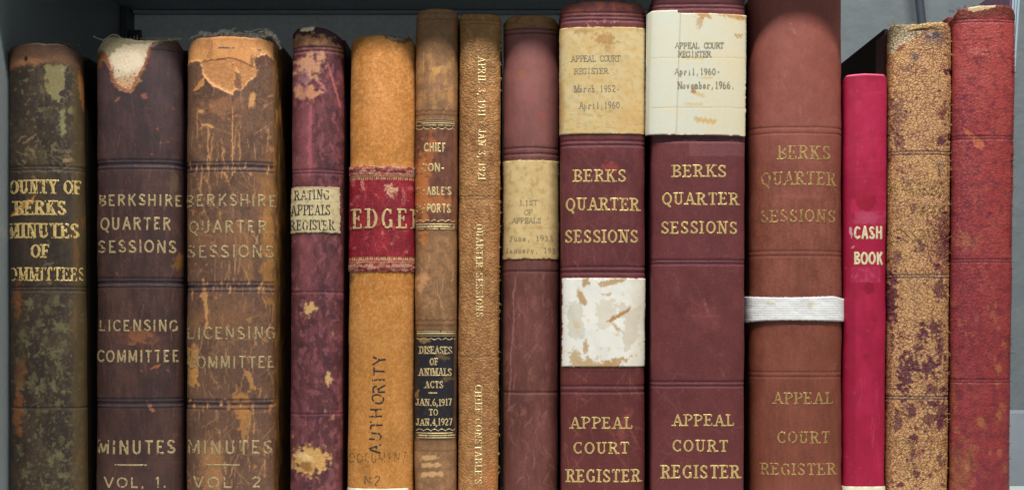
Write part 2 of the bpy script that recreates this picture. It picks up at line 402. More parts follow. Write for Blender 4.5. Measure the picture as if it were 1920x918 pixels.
# ------------------------------------------------------------------ raster patches: lettering, labels
def raster_cells(f, x0, y0, x1, y1, cell):
    nx = max(2, int((x1 - x0) / cell) + 1); ny = max(2, int((y1 - y0) / cell) + 1)
    X, Y = np.meshgrid(np.linspace(x0, x1, nx + 1), np.linspace(y0, y1, ny + 1))
    d = f(X, Y); dc = (d[:-1, :-1] + d[1:, :-1] + d[:-1, 1:] + d[1:, 1:]) / 4
    keep = dc < 0
    if not keep.any(): return None
    gy, gx = np.gradient(d, (y1 - y0) / ny, (x1 - x0) / nx); g2 = gx * gx + gy * gy + .15
    near = np.abs(d) < cell * 1.1
    XS = np.where(near, X - d * gx / g2, X); YS = np.where(near, Y - d * gy / g2, Y)
    i = np.arange(X.size).reshape(X.shape)
    F = np.stack([i[1:, :-1], i[1:, 1:], i[:-1, 1:], i[:-1, :-1]], -1)[keep]
    used = np.zeros(X.size, bool); used[F.ravel()] = True
    idx = np.cumsum(used) - 1
    return XS.ravel()[used], YS.ravel()[used], np.minimum(d, 0).ravel()[used], idx[F]

CAP = {
'A': (.92, 't .1 0 .46 1;T .46 1 .82 0;t .24 .34 .68 .34;s .1 0;s .82 0'),
'B': (.82, 'T .18 0 .18 1;t .1 1 .45 1;a .43 .755 .25 .245 -90 90;t .18 .51 .45 .51;a .45 .255 .29 .255 -90 90;t .1 0 .45 0;s .14 1;s .14 0'),
'C': (.86, 'a .47 .5 .37 .5 48 312;t .74 .7 .74 .98;t .74 .04 .74 .26'),
'D': (.92, 'T .18 0 .18 1;t .1 1 .42 1;a .4 .5 .4 .5 -90 90;t .1 0 .42 0;s .14 1;s .14 0'),
'E': (.8, 'T .18 0 .18 1;t .1 1 .68 1;t .18 .52 .52 .52;t .1 0 .7 0;t .68 .98 .68 .78;t .71 .02 .71 .24;t .52 .4 .52 .64;s .14 1;s .14 0'),
'F': (.76, 'T .18 0 .18 1;t .1 1 .68 1;t .18 .5 .52 .5;t .68 .98 .68 .78;t .52 .38 .52 .62;s .14 1;s .18 0'),
'G': (.92, 'a .47 .5 .37 .5 48 330;T .77 .06 .77 .4;t .6 .42 .88 .42;t .74 .72 .74 .98'),
'H': (.98, 'T .2 0 .2 1;T .78 0 .78 1;t .2 .52 .78 .52;s .2 0;s .2 1;s .78 0;s .78 1'),
'I': (.42, 'T .21 0 .21 1;s .21 0;s .21 1'),
'J': (.62, 'T .42 .25 .42 1;a .24 .25 .18 .25 180 360;s .42 1'),
'K': (.94, 'T .2 0 .2 1;t .78 1 .22 .42;T .42 .58 .8 0;s .2 0;s .2 1;s .78 1;s .82 0'),
'L': (.78, 'T .2 0 .2 1;t .1 0 .7 0;t .7 .02 .7 .26;s .2 1;s .16 0'),
'M': (1.1, 't .18 0 .18 1;T .18 1 .54 .1;t .54 .1 .9 1;T .92 0 .92 1;s .18 0;s .13 1;s .92 0;s .96 1'),
'N': (.98, 't .18 0 .18 1;T .18 1 .78 0;t .78 0 .78 1;s .18 0;s .14 1;s .78 1'),
'O': (.94, 'a .47 .5 .38 .5 0 360'),
'P': (.78, 'T .18 0 .18 1;t .1 1 .45 1;a .44 .73 .28 .27 -90 90;t .18 .46 .45 .46;s .14 1;s .18 0'),
'Q': (.94, 'a .47 .5 .38 .5 0 360;T .48 .14 .8 -.2'),
'R': (.9, 'T .18 0 .18 1;t .1 1 .45 1;a .44 .745 .26 .255 -90 90;t .18 .49 .45 .49;T .46 .49 .78 0;s .14 1;s .18 0;s .82 0'),
'S': (.76, 'a .38 .745 .25 .255 35 270;a .38 .25 .28 .25 -150 90;t .64 .72 .64 .97;t .1 .04 .1 .28'),
'T': (.86, 'T .43 0 .43 1;t .08 1 .78 1;t .08 .98 .08 .76;t .78 .98 .78 .76;s .43 0'),
'U': (.94, 'T .2 .3 .2 1;a .46 .3 .26 .3 180 360;t .72 .3 .72 1;s .2 1;s .72 1'),
'V': (.9, 'T .1 1 .46 0;t .46 0 .8 1;s .12 1;s .8 1'),
'Y': (.9, 'T .1 1 .45 .46;t .45 .46 .8 1;T .45 0 .45 .48;s .12 1;s .8 1;s .45 0'),
'0': (.72, 'a .36 .5 .27 .5 0 360'), '1': (.5, 'T .27 0 .27 1;t .27 1 .1 .8;s .27 0'),
'2': (.72, 'a .35 .74 .25 .26 -20 160;T .58 .62 .12 .06;t .1 0 .62 0;t .62 .02 .62 .2'),
'3': (.7, 'a .33 .76 .22 .24 -90 150;a .34 .26 .26 .26 -150 90'),
'4': (.74, 'T .5 0 .5 1;t .5 1 .08 .3;t .08 .3 .68 .3;s .5 0'),
'5': (.7, 't .16 1 .6 1;T .16 1 .16 .56;a .33 .3 .26 .3 -150 130'),
'6': (.72, 'a .36 .29 .26 .29 0 360;a .5 .4 .4 .6 100 190'),
'7': (.7, 't .1 1 .62 1;T .62 1 .28 0;t .1 .98 .1 .8'),
'9': (.72, 'a .36 .71 .26 .29 0 360;a .22 .6 .4 .6 -80 10'),
',': (.34, 'T .17 .16 .17 -.02;T .18 .04 .08 -.2'), '.': (.3, 'T .15 -.02 .15 .16'), '-': (.5, 'T .06 .4 .46 .4'),
"'": (.28, 'T .14 .98 .12 .72'), ' ': (.55, ''), ':': (.3, 'T .13 .02 .13 .1;T .13 .5 .13 .6'),
'a': (.62, 'a .3 .2 .2 .2 0 360;t .5 0 .5 .46;a .32 .44 .18 .16 0 150'),
'b': (.62, 't .14 0 .14 1;a .32 .3 .2 .3 0 360;s .1 1'), 'c': (.6, 'a .32 .3 .22 .3 40 320'),
'e': (.6, 'a .32 .3 .22 .3 0 315;t .1 .32 .54 .32'), 'h': (.64, 't .14 0 .14 1;a .32 .38 .18 .22 0 180;t .5 0 .5 .38;s .14 0;s .5 0;s .1 1'),
'i': (.5, 't .26 0 .26 .6;s .26 0;t .26 .8 .26 .88'), 'l': (.5, 't .26 0 .26 1;s .26 0'),
'm': (.72, 't .1 0 .1 .6;a .22 .42 .12 .18 0 180;t .34 0 .34 .42;a .48 .42 .13 .18 0 180;t .61 0 .61 .42;s .1 0;s .61 0'),
'n': (.64, 't .14 0 .14 .6;a .32 .38 .18 .22 0 180;t .5 0 .5 .38;s .14 0;s .5 0'), 'o': (.62, 'a .31 .3 .22 .3 0 360'),
'p': (.62, 't .14 -.3 .14 .6;a .32 .3 .2 .3 0 360;s .14 -.3'), 'r': (.6, 't .18 0 .18 .6;a .38 .38 .2 .22 30 180;s .18 0'),
'u': (.64, 't .14 .2 .14 .6;a .32 .22 .18 .22 180 360;t .5 0 .5 .6'), 'v': (.62, 't .1 .6 .31 0;t .31 0 .52 .6'),
'y': (.62, 't .1 .6 .31 0;t .54 .6 .22 -.28'),
}
def glyph_prims(ch, sx, sy, T, t, serif, mono):
    wd, src = CAP[ch]; out = []
    for it in src.split(';'):
        if not it: continue
        k, *a = it.split(); a = [float(q) for q in a]
        if k in 'tT':
            w = T if (k == 'T' or mono) else t
            # small terminal ticks only exist in the serif styles
            if not serif and ch in 'CEFGLSTZ27' and k == 't' and a[0] == a[2] and abs(a[1] - a[3]) < .35: continue
            if not serif and ch == 'G' and k == 't' and a[0] == a[2]: continue
            x0, y0, x1, y1 = a
            if k == 't' and y0 == y1 and y0 in (0., 1.):
                y0 = y1 = y0 + (w / 2 / sy if y0 == 0 else -w / 2 / sy)
            if not serif and y0 == y1 and x0 < .18 and ch in 'BDEFPRL': x0 = .18
            out.append(('b', x0 * sx, y0 * sy, x1 * sx, y1 * sy, w))
        elif k == 's' and serif:
            y = a[1] * sy; y = y + t * .5 if a[1] < .5 else y - t * .5
            out.append(('b', (a[0] * sx - T * 1.05 - sx * .03), y, (a[0] * sx + T * 1.05 + sx * .03), y, t * 1.05))
        elif k == 'a':
            cx, cy, rx, ry, a0, a1 = a; n = max(6, int(abs(a1 - a0) / 14))
            th = np.radians(np.linspace(a0, a1, n + 1)); c = np.abs(np.cos(th))
            w = np.full(n + 1, T) if mono else t + (T - t) * c ** 1.3
            rxx, ryy = rx * sx - w / 2 * 0, ry * sy - w / 2
            out.append(('c', cx * sx + rxx * np.cos(th), cy * sy + ryy * np.sin(th), w))
    return out
def prim_sdf(U, Vv, prims):
    d = np.full(U.shape, 1e3)
    for p in prims:
        if p[0] == 'b':
            _, x0, y0, x1, y1, w = p; dx, dy = x1 - x0, y1 - y0; L = math.hypot(dx, dy) + 1e-9; ux, uy = dx / L, dy / L
            a = (U - (x0 + x1) / 2) * ux + (Vv - (y0 + y1) / 2) * uy; b = -(U - (x0 + x1) / 2) * uy + (Vv - (y0 + y1) / 2) * ux
            qa, qb = np.abs(a) - L / 2 - (w * .0), np.abs(b) - w / 2
            dd = np.hypot(np.maximum(qa, 0), np.maximum(qb, 0)) + np.minimum(np.maximum(qa, qb), 0)
        else:
            _, xs, ys, ws = p; dd = np.full(U.shape, 1e3)
            for i in range(len(xs) - 1):
                q, tt = seg_dist(U, Vv, xs[i], ys[i], xs[i + 1], ys[i + 1]); dd = np.minimum(dd, q - (ws[i] + (ws[i + 1] - ws[i]) * tt) / 2)
        d = np.minimum(d, dd)
    return d
def text(surf_, txt, x0, x1, ytop, ybot, mat, T=.17, t=.07, serif=True, mono=False, wear=.0, seed=1, off=.00012, emb=.00015, parent=None,
         name='lettering', book=None, rot=0, jit=.4, clip=None, space=.12, slope=0.0, cell=None, weardir=None, track=None, wob=0):
    """one line of letters fitted to the photo span x0..x1, caps between ytop and ybot.
       rot=0 upright; rot=90 runs down the spine (x0..x1 are rows, ytop..ybot the columns right to left)"""
    book = book or surf_; Hh = abs(ybot - ytop)
    wds = [CAP[c][0] if not track else track for c in txt]; n = len(txt)
    tot = sum(wds) + space * (n - 1) * (0 if track else 1)
    sx = (abs(x1 - x0)) / tot; rs = np.random.RandomState(seed); cell = cell or max(.42, min(.7, Hh * .03)); pen = 0.0
    VS, FS, base = [], [], 0
    for c, wd in zip(txt, wds):
        gx = pen + ((wd - CAP[c][0]) / 2 * sx if track else 0); pen += (wd + (0 if track else space)) * sx
        if c == ' ': continue
        pr = glyph_prims(c, sx, Hh, T * Hh, t * Hh, serif, mono)
        jx, jy = rs.uniform(-jit, jit), rs.uniform(-jit, jit); sk = rs.uniform(-wob, wob)
        def tomap(X, Y):
            if rot == 0:
                U, V2 = X - x0 - gx - jx, ybot - Y - jy + slope * (X - x0)
            elif rot == 90:        # top of the letters to the right, reading down
                U, V2 = Y - x0 - gx - jx, X - ybot - jy
            else:                  # reading up
                U, V2 = x0 - Y - gx - jx, ybot - X - jy + slope * (x0 - Y)
            if wob: U, V2 = U + sk * V2, V2 + wob * 3 * (fbm(X, Y, 9, None, 2, seed + 1) - .5)
            return U, V2
        def f(X, Y):
            U, V2 = tomap(X, Y); d = prim_sdf(U, V2, pr)
            d = d + (fbm(X, Y, 5, None, 2, seed + 2) - .5) * .028 * T * Hh * 5
            if wear > 0:
                nn = fbm(X, Y, Hh * .28, None, 4, seed + 7) + (weardir(X, Y) if weardir else 0)
                d = np.maximum(d, (wear - nn) * 9)
            if clip: d = np.maximum(d, np.maximum(clip[0] - X, X - clip[1]))
            return d
        pad = 2; cw = CAP[c][0] * sx
        if rot == 0: bx = (x0 + gx - pad - 2, ytop - pad - 1, x0 + gx + cw + pad + 2, ybot + Hh * .34 + pad)
        elif rot == 90: bx = (min(ytop, ybot) - Hh * .3 - pad, x0 + gx - pad, max(ytop, ybot) + pad, x0 + gx + cw + pad)
        else: bx = (min(ytop, ybot) - pad - 6, x0 - gx - cw - pad, max(ytop, ybot) + Hh * .3 + pad, x0 - gx + pad)
        if slope: bx = (bx[0] - 2, bx[1] - 9, bx[2] + 9, bx[3] + 2)
        rc = raster_cells(f, *bx, cell)
        if rc is None: continue
        X, Y, d, F = rc
        lift = off + emb * np.clip(-d / (T * Hh * .42), 0, 1)
        P = surf_.P(X, Y, lift); VS.append(P); FS.append(F + base); base += len(P)
    if not VS: return None
    V = np.concatenate(VS) - np.array(book.inv)
    return link(name, mesh_np(name, V, np.concatenate(FS)), M[mat], parent or book.root)
def label_patch(surf_, book, name, f, bx, base, paint, mat='paper', cell=1.5, off=.0006, rough=.8, parent=None, thick=.0005):
    X, Y, d, F = raster_cells(f, *bx, cell)
    cv = Canvas(X, Y, base, rough); paint(cv)
    o_ = off + cv.h * S - np.where(d > -.3, thick, 0)
    P = surf_.P(X, Y, o_) - np.array(book.inv)
    C = np.concatenate([cv.c, cv.r[:, None]], -1)
    return link(name, mesh_np(name, P, F, C, cv.k), M[mat], parent or book.root)
def rect_sdf(x0, y0, x1, y1, w=.6, scl=10, seed=1, tilt=0, skew=0):
    def f(X, Y):
        Yt = Y - tilt * (X - x0); Xt = X - skew * (Y - y0)
        q = np.maximum(np.maximum(x0 - Xt, Xt - x1), np.maximum(y0 - Yt, Yt - y1))
        return q + (fbm(X, Y, scl, None, 3, seed) - .5) * 2 * w
    return f
def strip_on(book, pts_f, mat, name='gilt_rule', cell=.6, off=.00012, wear=.25, seed=3, bx=None, parent=None):
    """thin gilt rules given by a signed distance function in photo pixels"""
    def f(X, Y): return np.maximum(pts_f(X, Y), (wear - fbm(X, Y, 7, None, 4, seed)) * 8)
    rc = raster_cells(f, *bx, cell)
    X, Y, d, F = rc
    P = book.P(X, Y, off + .0001 * np.clip(-d, 0, 1)) - np.array(book.inv)
    return link(name, mesh_np(name, P, F), M[mat], parent or book.root)

# ------------------------------------------------------------------ the shelf and the wall
YB = .37
sh = bpy.data.objects.new('metal_shelving', None); COL.objects.link(sh); sh.location = (-.39, .1, 0)
tag(sh, 'dark grey painted metal shelving holding the row of old books', 'shelving')
M['metal'] = plain('grey_shelf_paint', (232, 238, 234), .45, 0, 220, .08, .08, .4)
M['metal_light'] = plain('pale_grey_upright_paint', (132, 140, 142), .4, 0, 220, .06, .06, .4)
M['darkmetal'] = plain('dark_slot_metal', (66, 66, 76), .5, 0, 200, .2, .1)
sl = lambda lo: tuple(lo[i] - sh.location[i] for i in range(3))
box('side_panel', sl((-.3875, -.075, -.05)), sl((-.3855, YB, .60)), M['metal_light'], sh, .0006)
box('back_panel', sl((-.3850, YB, -.05)), sl((.275, YB + .002, .60)), M['metal'], sh, .0005)
o = box('rear_post', sl((-.3850, YB - .03, -.05)), sl((-.378, YB - .0005, .60)), M['darkmetal'], sh, .001)
M['shelfmetal'] = plain('dark_blue_grey_shelf_paint', (168, 180, 188), .5, 0, 200, .1, .08)
box('upper_shelf', sl((-.3850, -.0445, .474)), sl((.275, YB - .001, .504)), M['shelfmetal'], sh, .0015)
box('lower_shelf', sl((-.3850, -.06, -.03)), sl((.62, YB - .001, 0)), M['metal'], sh, .0015)
o = box('rear_flange', sl((-.377, YB - .012, .4705)), sl((.275, YB - .0015, .4735)), M['shelfmetal'], sh, .001)
box('shelf_hook', sl((-.3780, YB - .022, .425)), sl((-.366, YB - .0185, .452)), M['darkmetal'], sh, .001)

M['wall'] = plain('painted_block_wall', (104, 112, 116), .75, 0, 46, .07, .5, .3, .004)
wl = box('wall', (-1.4, .62, -.9), (1.9, .72, 1.6), M['wall'], None, .002); tag(wl, kind='structure')
lg = box('wall_ledge', (.35, .585, -.2), (1.2, .6195, .062), plain('pale_ledge_paint', (142, 150, 158), .6, 0, 60, .05, .2), None, .002)
tag(lg, kind='structure')
def cyl_pts(p, q, n=12): return np.linspace(p, q, n)
pipe = tubes('wall_conduit', [(cyl_pts((.419, .598, 1.0), (.495, .598, .33), 14), np.full(14, .0050))], plain('dark_conduit_paint', (58, 64, 76), .5), None, 12)
tag(pipe, 'thin dark grey conduit running down the pale wall behind the speckled tan book', 'pipe')

# ------------------------------------------------------------------ 1 county of berks minutes
def p1(c, b):
    leather(c, (44, 35, 30), (74, 60, 46), 11, .6, .25, .5)
    # olive abrasion, ragged and vertical
    reg = .10 * np.exp(-((c.X - 105) / 40) ** 2) - .05 - .22 * np.exp(-((c.Y - 425) / 105) ** 4)
    c.patch(.77, 17, 19, (104, 94, 64), .7, .025, 6, 21, reg, -.5)
    c.patch(.70, 34, 40, (80, 70, 50), .5, .1, 6, 2101, reg)
    c.patch(.78, 8, 9, (108, 98, 68), .6, .03, 5, 22, reg + .02)
    c.patch(.82, 5, 16, (92, 80, 58), .5, .06, 4, 26, reg + .02 * np.ones_like(reg))
    c.poly([(88, 122), (128, 120), (122, 150), (112, 190), (96, 182), (84, 150)], (132, 122, 82), .8, 9, 12, 2, 23, -.5)
    c.poly([(112, 205), (120, 205), (124, 245), (117, 256), (111, 235)], (126, 122, 84), .85, 4, 8, 1.2, 24, -.6)
    c.blob(134, 206, 7, 8, (120, 108, 72), .8, seed=25)
    c.poly([(118, 297), (140, 295), (140, 302), (118, 304)], (146, 118, 80), .8, 2, 8, 1, 26)
    c.scratches(40, (25, 90, 145, 900), 6, 26, 2, (112, 104, 74), .55, (20, 160), 27, 3)
    c.wear_spots(60, (28, 560, 142, 900), 2, 8, (108, 102, 70), .6, 28, 1.3)
    c.scratches(30, (25, 260, 145, 330), 8, 34, 2, (128, 110, 76), .7, (-40, 60), 29, 3)
    # orange rubbed joint on the right, and losses on the left
    e = sm(128, 142, c.X + (c.n(10, 60, 3, 30) - .5) * 12)
    c.mix(e * .75, (78, 64, 38)); c.mix(e * sm(.6, .85, c.n(16, 60, 4, 31)) * .5, (116, 76, 38))
    c.blob(38, 700, 10, 30, (108, 70, 40), .6, .1, .6, 12, .3, 32, -1); c.blob(34, 770, 9, 40, (132, 78, 40), .7, 0, .7, 12, .3, 33)
    c.blob(32, 560, 9, 30, (128, 78, 40), .6, 0, .7, 12, .4, 34)
    c.line(22, 404, 66, 366, 8, (168, 112, 50), .9, 3, 12, 35, -1)
    c.line(150, 130, 158, 200, 12, (140, 88, 46), .8, 3, 12, 36)
    # worn brown head
    t = c.topd
    c.mix((1 - sm(26, 44, t + (c.n(20, 20, 4, 37) - .5) * 26)) * .9, (104, 72, 50), .3)
    c.mix((1 - sm(14, 26, t + (c.n(26, 20, 4, 38) - .5) * 24)) * .75, (72, 50, 36))
    c.mix(sm(26, 34, t) * (1 - sm(36, 44, t + (c.n(12, 8, 3, 39) - .5) * 12)) * (1 - sm(70, 100, c.X)) * .9, (132, 88, 60))
    c.blob(49, 110, 3, 5, (24, 18, 16), 1, 0, .4, 5, .3, 40)
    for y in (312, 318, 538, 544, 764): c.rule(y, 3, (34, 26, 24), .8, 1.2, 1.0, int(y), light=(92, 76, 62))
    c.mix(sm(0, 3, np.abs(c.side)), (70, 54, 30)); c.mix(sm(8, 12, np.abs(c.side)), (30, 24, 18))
B1 = Book('ledger_book', 'dark olive-scuffed book titled County of Berks Minutes, leftmost against the metal panel', (17, 20), (156, 166),
          [(0, 92), (.03, 86), (.3, 80), (.7, 82), (.93, 92), (1, 100)], .022, p1, 'leather', (50, 40, 33), .5, 2.4, seed=1)
g = dict(T=.22, t=.1, serif=True, wear=.27)
text(B1, 'COUNTY OF', 2, 152, 337, 363, 'gold', seed=1, clip=(20, 200), **g)
text(B1, 'BERKS', 27, 124, 376, 403, 'gold', seed=2, **g)
text(B1, 'MINUTES', 14, 148, 418, 446, 'gold', seed=3, **g)
text(B1, 'OF', 57, 92, 458, 483, 'gold', seed=4, **g)
g['T'] = .17; g['t'] = .08
text(B1, 'COMMITTEES', 0, 160, 501, 526, 'gold', seed=5, clip=(22, 156), **g)

# ------------------------------------------------------------------ 2 and 3 berkshire quarter sessions vols 1, 2
def bands_dark(c, ys, colr, x0=None, x1=None):
    for y in ys:
        for dy, w, d in ((-8, 3.0, .9), (0, 6.5, 1.6), (9, 2.6, .9)):
            c.rule(y + dy, w, colr, .95, d, .5, int(y + dy), x0, x1)
        for dy in (-4.6, 5.2): c.rule(y + dy, 1.6, (112, 100, 104), .22, -.6, .5, int(y), x0, x1)
def p2(c, b):
    leather(c, (50, 36, 36), (92, 62, 54), 41, .6, .35, .4)
    c.mix(sm(400, 150, c.Y) * .45, (66, 56, 62))
    c.mix(sm(500, 900, c.Y) * .3, (64, 42, 38))
    c.scratches(60, (190, 180, 338, 900), 6, 34, 1.0, (128, 92, 74), .4, (78, 104), 42, 1)
    c.scratches(24, (190, 180, 338, 900), 8, 26, .9, (116, 92, 80), .3, (-10, 50), 43, 1)
    c.wear_spots(30, (188, 190, 340, 900), 1, 2.6, (146, 88, 64), .7, 44)
    c.blob(262, 630, 22, 12, (146, 94, 60), .85, 0, .9, 10, .25, 45, -.6)
    c.blob(262, 632, 34, 18, (112, 68, 50), .5, 0, .9, 12, .4, 46)
    c.blob(271, 180, 6, 5, (150, 94, 76), .7, 0, .5, 6, .3, 47); c.line(216, 190, 224, 182, 3.5, (146, 92, 72), .7, 2, 8, 48)
    c.blob(336, 490, 9, 16, (132, 88, 40), .7, .4, .7, 9, .4, 49); c.blob(326, 345, 9, 22, (104, 84, 62), .6, 0, .7, 12, .4, 50)
    c.line(284, 690, 300, 684, 5, (160, 92, 54), .8, 2, 8, 51); c.line(274, 752, 288, 770, 5, (168, 108, 78), .8, 3, 8, 52)
    bands_dark(c, (307, 529, 755), (26, 25, 36))
    # torn head: linen lining and cream board showing
    t = c.topd
    tear = [(176, 40), (300, 40), (346, 40), (346, 76), (322, 74), (296, 80), (284, 88), (282, 104), (272, 128), (258, 152), (246, 176), (234, 172), (220, 164), (208, 150), (205, 128), (196, 112), (176, 106)]
    d = c.poly(tear, (132, 84, 56), 1, 3, 9, 1, 60, -1.8)
    inner = [(176, 40), (312, 40), (292, 72), (280, 86), (275, 100), (269, 122), (256, 146), (244, 164), (233, 164), (220, 157), (211, 146), (208, 126), (202, 108), (196, 90), (176, 90)]
    c.poly(inner, (206, 186, 156), 1, 3, 8, 1.5, 61, -.4)
    c.poly([(206, 100), (262, 92), (266, 118), (252, 134), (222, 136), (210, 126)], (226, 208, 180), .8, 4, 12, 5, 611)
    c.poly([(214, 148), (252, 140), (262, 150), (246, 172), (226, 166)], (196, 148, 104), .7, 6, 8, 3, 65)
    m = (d < -6) & (c.Y > 128)
    m = (d < -4) & (d > -26 + 10 * c.n(20, 20, 2, 66)) & (c.Y > 130)
    c.mix(m * sm(.62, .74, c.n(5, 4, 4, 62)) * .75, (104, 70, 50))
    c.mix(sm(-1, 3, -d) * (1 - sm(3, 8, -d + (c.n(6, 6, 3, 68) - .5) * 8)) * (c.Y > 88) * .8, (132, 74, 44), .5)
    cl = poly_sdf(c.X, c.Y, [(170, 30), (350, 30), (350, 74), (330, 70), (300, 78), (276, 80), (262, 82), (232, 84), (214, 92), (204, 106), (196, 96), (186, 96), (176, 90)]) + (c.n(10, 10, 4, 63) - .5) * 8
    c.mix(1 - sm(-1, 1, cl), (158, 146, 112), .4)
    c.mix((1 - sm(-1, 1, cl)) * sm(.5, .7, c.n(6, 3, 3, 64)) * .5, (112, 98, 70))
    c.line(288, 92, 342, 94, 2, (24, 22, 28), .8, 1, 20, 66); c.blob(328, 82, 22, 7, (78, 52, 36), .9, .1, .5, 9, .3, 67)
    c.blob(188, 108, 7, 18, (116, 72, 40), .9, .2, .5, 8, .3, 69)
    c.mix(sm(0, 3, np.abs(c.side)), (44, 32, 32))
B2 = Book('ledger_book', 'dark brown book with torn cream head, titled Berkshire Quarter Sessions Minutes Vol. 1', (183, 182), (345, 345),
          [(0, 84), (.05, 74), (.12, 68), (.3, 71), (.48, 76), (.7, 74), (.85, 70), (.93, 73), (1, 86)], .020, p2, 'smooth', (68, 46, 42), .5, 2.4, seed=2, topnoise=1.8)
g = dict(T=.155, t=.13, serif=False, mono=True, wear=.28, weardir=lambda X, Y: .04 - .12 * sm(205, 182, X))
for i, (tx, a, b_, y0, y1) in enumerate((('BERKSHIRE', 184, 342, 364, 386), ('QUARTER', 189, 321, 407, 431), ('SESSIONS', 184, 331, 450, 474),
        ('LICENSING', 184, 334, 599, 621), ('COMMITTEE', 182, 336, 656, 679), ('MINUTES', 182, 329, 825, 851), ('VOL. 1.', 194, 312, 894, 914))):
    text(B2, tx, a, b_, y0, y1, 'dullgold', seed=20 + i, space=.16, **g)
strip_on(B2, rect_sdf(215, 869.5, 275, 872.5, .4), 'dullgold', 'lettering', bx=(210, 865, 280, 877))

def p3(c, b):
    leather(c, (72, 50, 43), (122, 88, 68), 71, .55, .2, .45)
    c.mix(sm(300, 600, c.Y) * .25, (96, 70, 56))
    # orange leather showing through along vertical cracks
    c.patch(.90, 11, 40, (184, 126, 76), .7, .05, 5, 72, .08 * sm(450, 515, c.X) + .05 * sm(640, 760, c.Y) - .06 * sm(400, 300, c.Y), -.5)
    c.patch(.86, 18, 20, (176, 120, 76), .7, .04, 6, 73, None, -.5)
    c.patch(.74, 9, 14, (140, 102, 76), .35, .12, 4, 74)
    c.scratches(16, (356, 190, 512, 800), 30, 100, 1.3, (196, 142, 92), .7, (84, 98), 75, 2.5, -.4)
    c.poly([(424, 420), (470, 430), (474, 520), (462, 524), (440, 470), (428, 460)], (150, 104, 66), .45, 8, 16, 6, 7501)
    c.poly([(352, 690), (362, 640), (370, 650), (372, 700), (364, 725), (352, 720)], (186, 134, 80), .85, 3, 9, 1.2, 7502, -.5)
    c.poly([(456, 690), (470, 700), (480, 730), (470, 728)], (176, 126, 76), .8, 3, 9, 1.2, 7503)
    c.poly([(452, 770), (476, 772), (466, 800), (456, 830), (450, 800)], (170, 120, 66), .7, 4, 9, 2, 7504)
    c.poly([(388, 840), (420, 830), (416, 918), (382, 918)], (166, 118, 74), .6, 8, 12, 3, 7505)
    c.scratches(150, (354, 130, 514, 900), 6, 30, .9, (190, 144, 104), .45, (78, 102), 7601, 1); c.scratches(80, (356, 120, 512, 900), 10, 45, 1.1, (186, 136, 94), .5, (-60, 60), 76, 1.4)
    c.scratches(60, (356, 300, 512, 900), 10, 50, 1.2, (206, 160, 110), .5, (60, 120), 77, 2)
    c.line(436, 200, 436, 330, 1.8, (206, 152, 98), .85, 2, 10, 78, -.6); c.line(416, 262, 420, 316, 2, (196, 142, 92), .8, 2.5, 10, 79, -.5); c.line(420, 318, 430, 346, 2.4, (196, 142, 92), .8, 2.5, 10, 7901, -.5)
    c.line(392, 230, 389, 318, 2, (196, 144, 96), .75, 2, 12, 80, -.5)
    c.line(364, 168, 382, 148, 8, (196, 134, 78), .9, 3, 12, 81, -.5); c.line(378, 232, 402, 238, 4, (204, 150, 96), .9, 2, 9, 82, -.5)
    c.blob(410, 198, 34, 16, (168, 114, 78), .5, 0, .9, 14, .6, 83); c.blob(500, 360, 20, 60, (156, 108, 62), .45, 0, .9, 20, .7, 8301); c.blob(400, 440, 50, 30, (140, 98, 68), .4, 0, .9, 20, .7, 8302); c.blob(420, 600, 60, 30, (146, 102, 66), .4, 0, .9, 18, .6, 8303); c.blob(473, 187, 6, 17, (206, 150, 92), .85, .1, .6, 9, .3, 84)
    c.blob(376, 208, 5, 4, (204, 150, 92), .9, 0, .5, 6, .3, 85)
    c.blob(504, 470, 13, 90, (176, 122, 58), .5, 0, .9, 20, .5, 86); c.blob(452, 760, 16, 26, (190, 128, 66), .7, 0, .9, 12, .4, 87)
    c.line(380, 520, 388, 610, 8, (206, 150, 92), .7, 4, 18, 88, -.5); c.line(352, 650, 368, 720, 12, (190, 136, 72), .8, 7, 14, 89, -.5)
    c.blob(392, 860, 20, 40, (160, 112, 70), .35, 0, .9, 16, .5, 90, -.4)
    bands_dark(c, (312, 537, 757), (28, 28, 44), 346, 516)
    c.scratches(16, (356, 300, 512, 325), 4, 18, 2.6, (196, 138, 86), .8, (80, 100), 91, 3); c.scratches(14, (356, 525, 512, 545), 4, 16, 2.6, (196, 138, 86), .8, (80, 100), 92, 3)
    c.scratches(14, (356, 745, 512, 765), 4, 16, 2.6, (196, 138, 86), .8, (80, 100), 93, 3)
    # peeled head
    hd = [(340, 40), (530, 40), (530, 112), (512, 108), (500, 100), (486, 104), (476, 110), (482, 124), (480, 142), (466, 152), (456, 166), (440, 170), (436, 178), (424, 172), (408, 164), (392, 156), (380, 140), (374, 112), (360, 114), (340, 112)]
    d = c.poly(hd, (212, 148, 90), 1, 2.5, 8, .9, 94, -1.4)
    c.mix(sm(0, 1, -d) * (1 - sm(2, 6, -d)) * .6, (238, 178, 112))
    fl = [(376, 114), (400, 112), (436, 108), (484, 128), (480, 142), (466, 152), (454, 166), (450, 140), (438, 118), (436, 170), (420, 166), (392, 152), (382, 138)]
    d2 = c.poly(fl, (184, 126, 78), .9, 2, 6, .9, 95, -.7)
    c.patch(.55, 14, 5, (206, 150, 100), .5, .08, 4, 96, np.where(d2 < 0, 0, -1))
    c.mix((np.abs(d2) < 1.1) * (c.Y < 126) * .6, (92, 54, 30))
    c.line(444, 128, 454, 168, 2.2, (236, 180, 118), .9, 3, 10, 97, .6); c.poly([(441, 134), (452, 140), (454, 166), (446, 172), (440, 160)], (112, 76, 60), .85, 3, 6, 1, 98)
    c.mix((d < -2) * (sm(.55, .7, c.n(9, 18, 4, 99)) * .35), (170, 108, 66))
    c.line(392, 70, 394, 112, 12, (150, 98, 66), .5, 4, 10, 100)
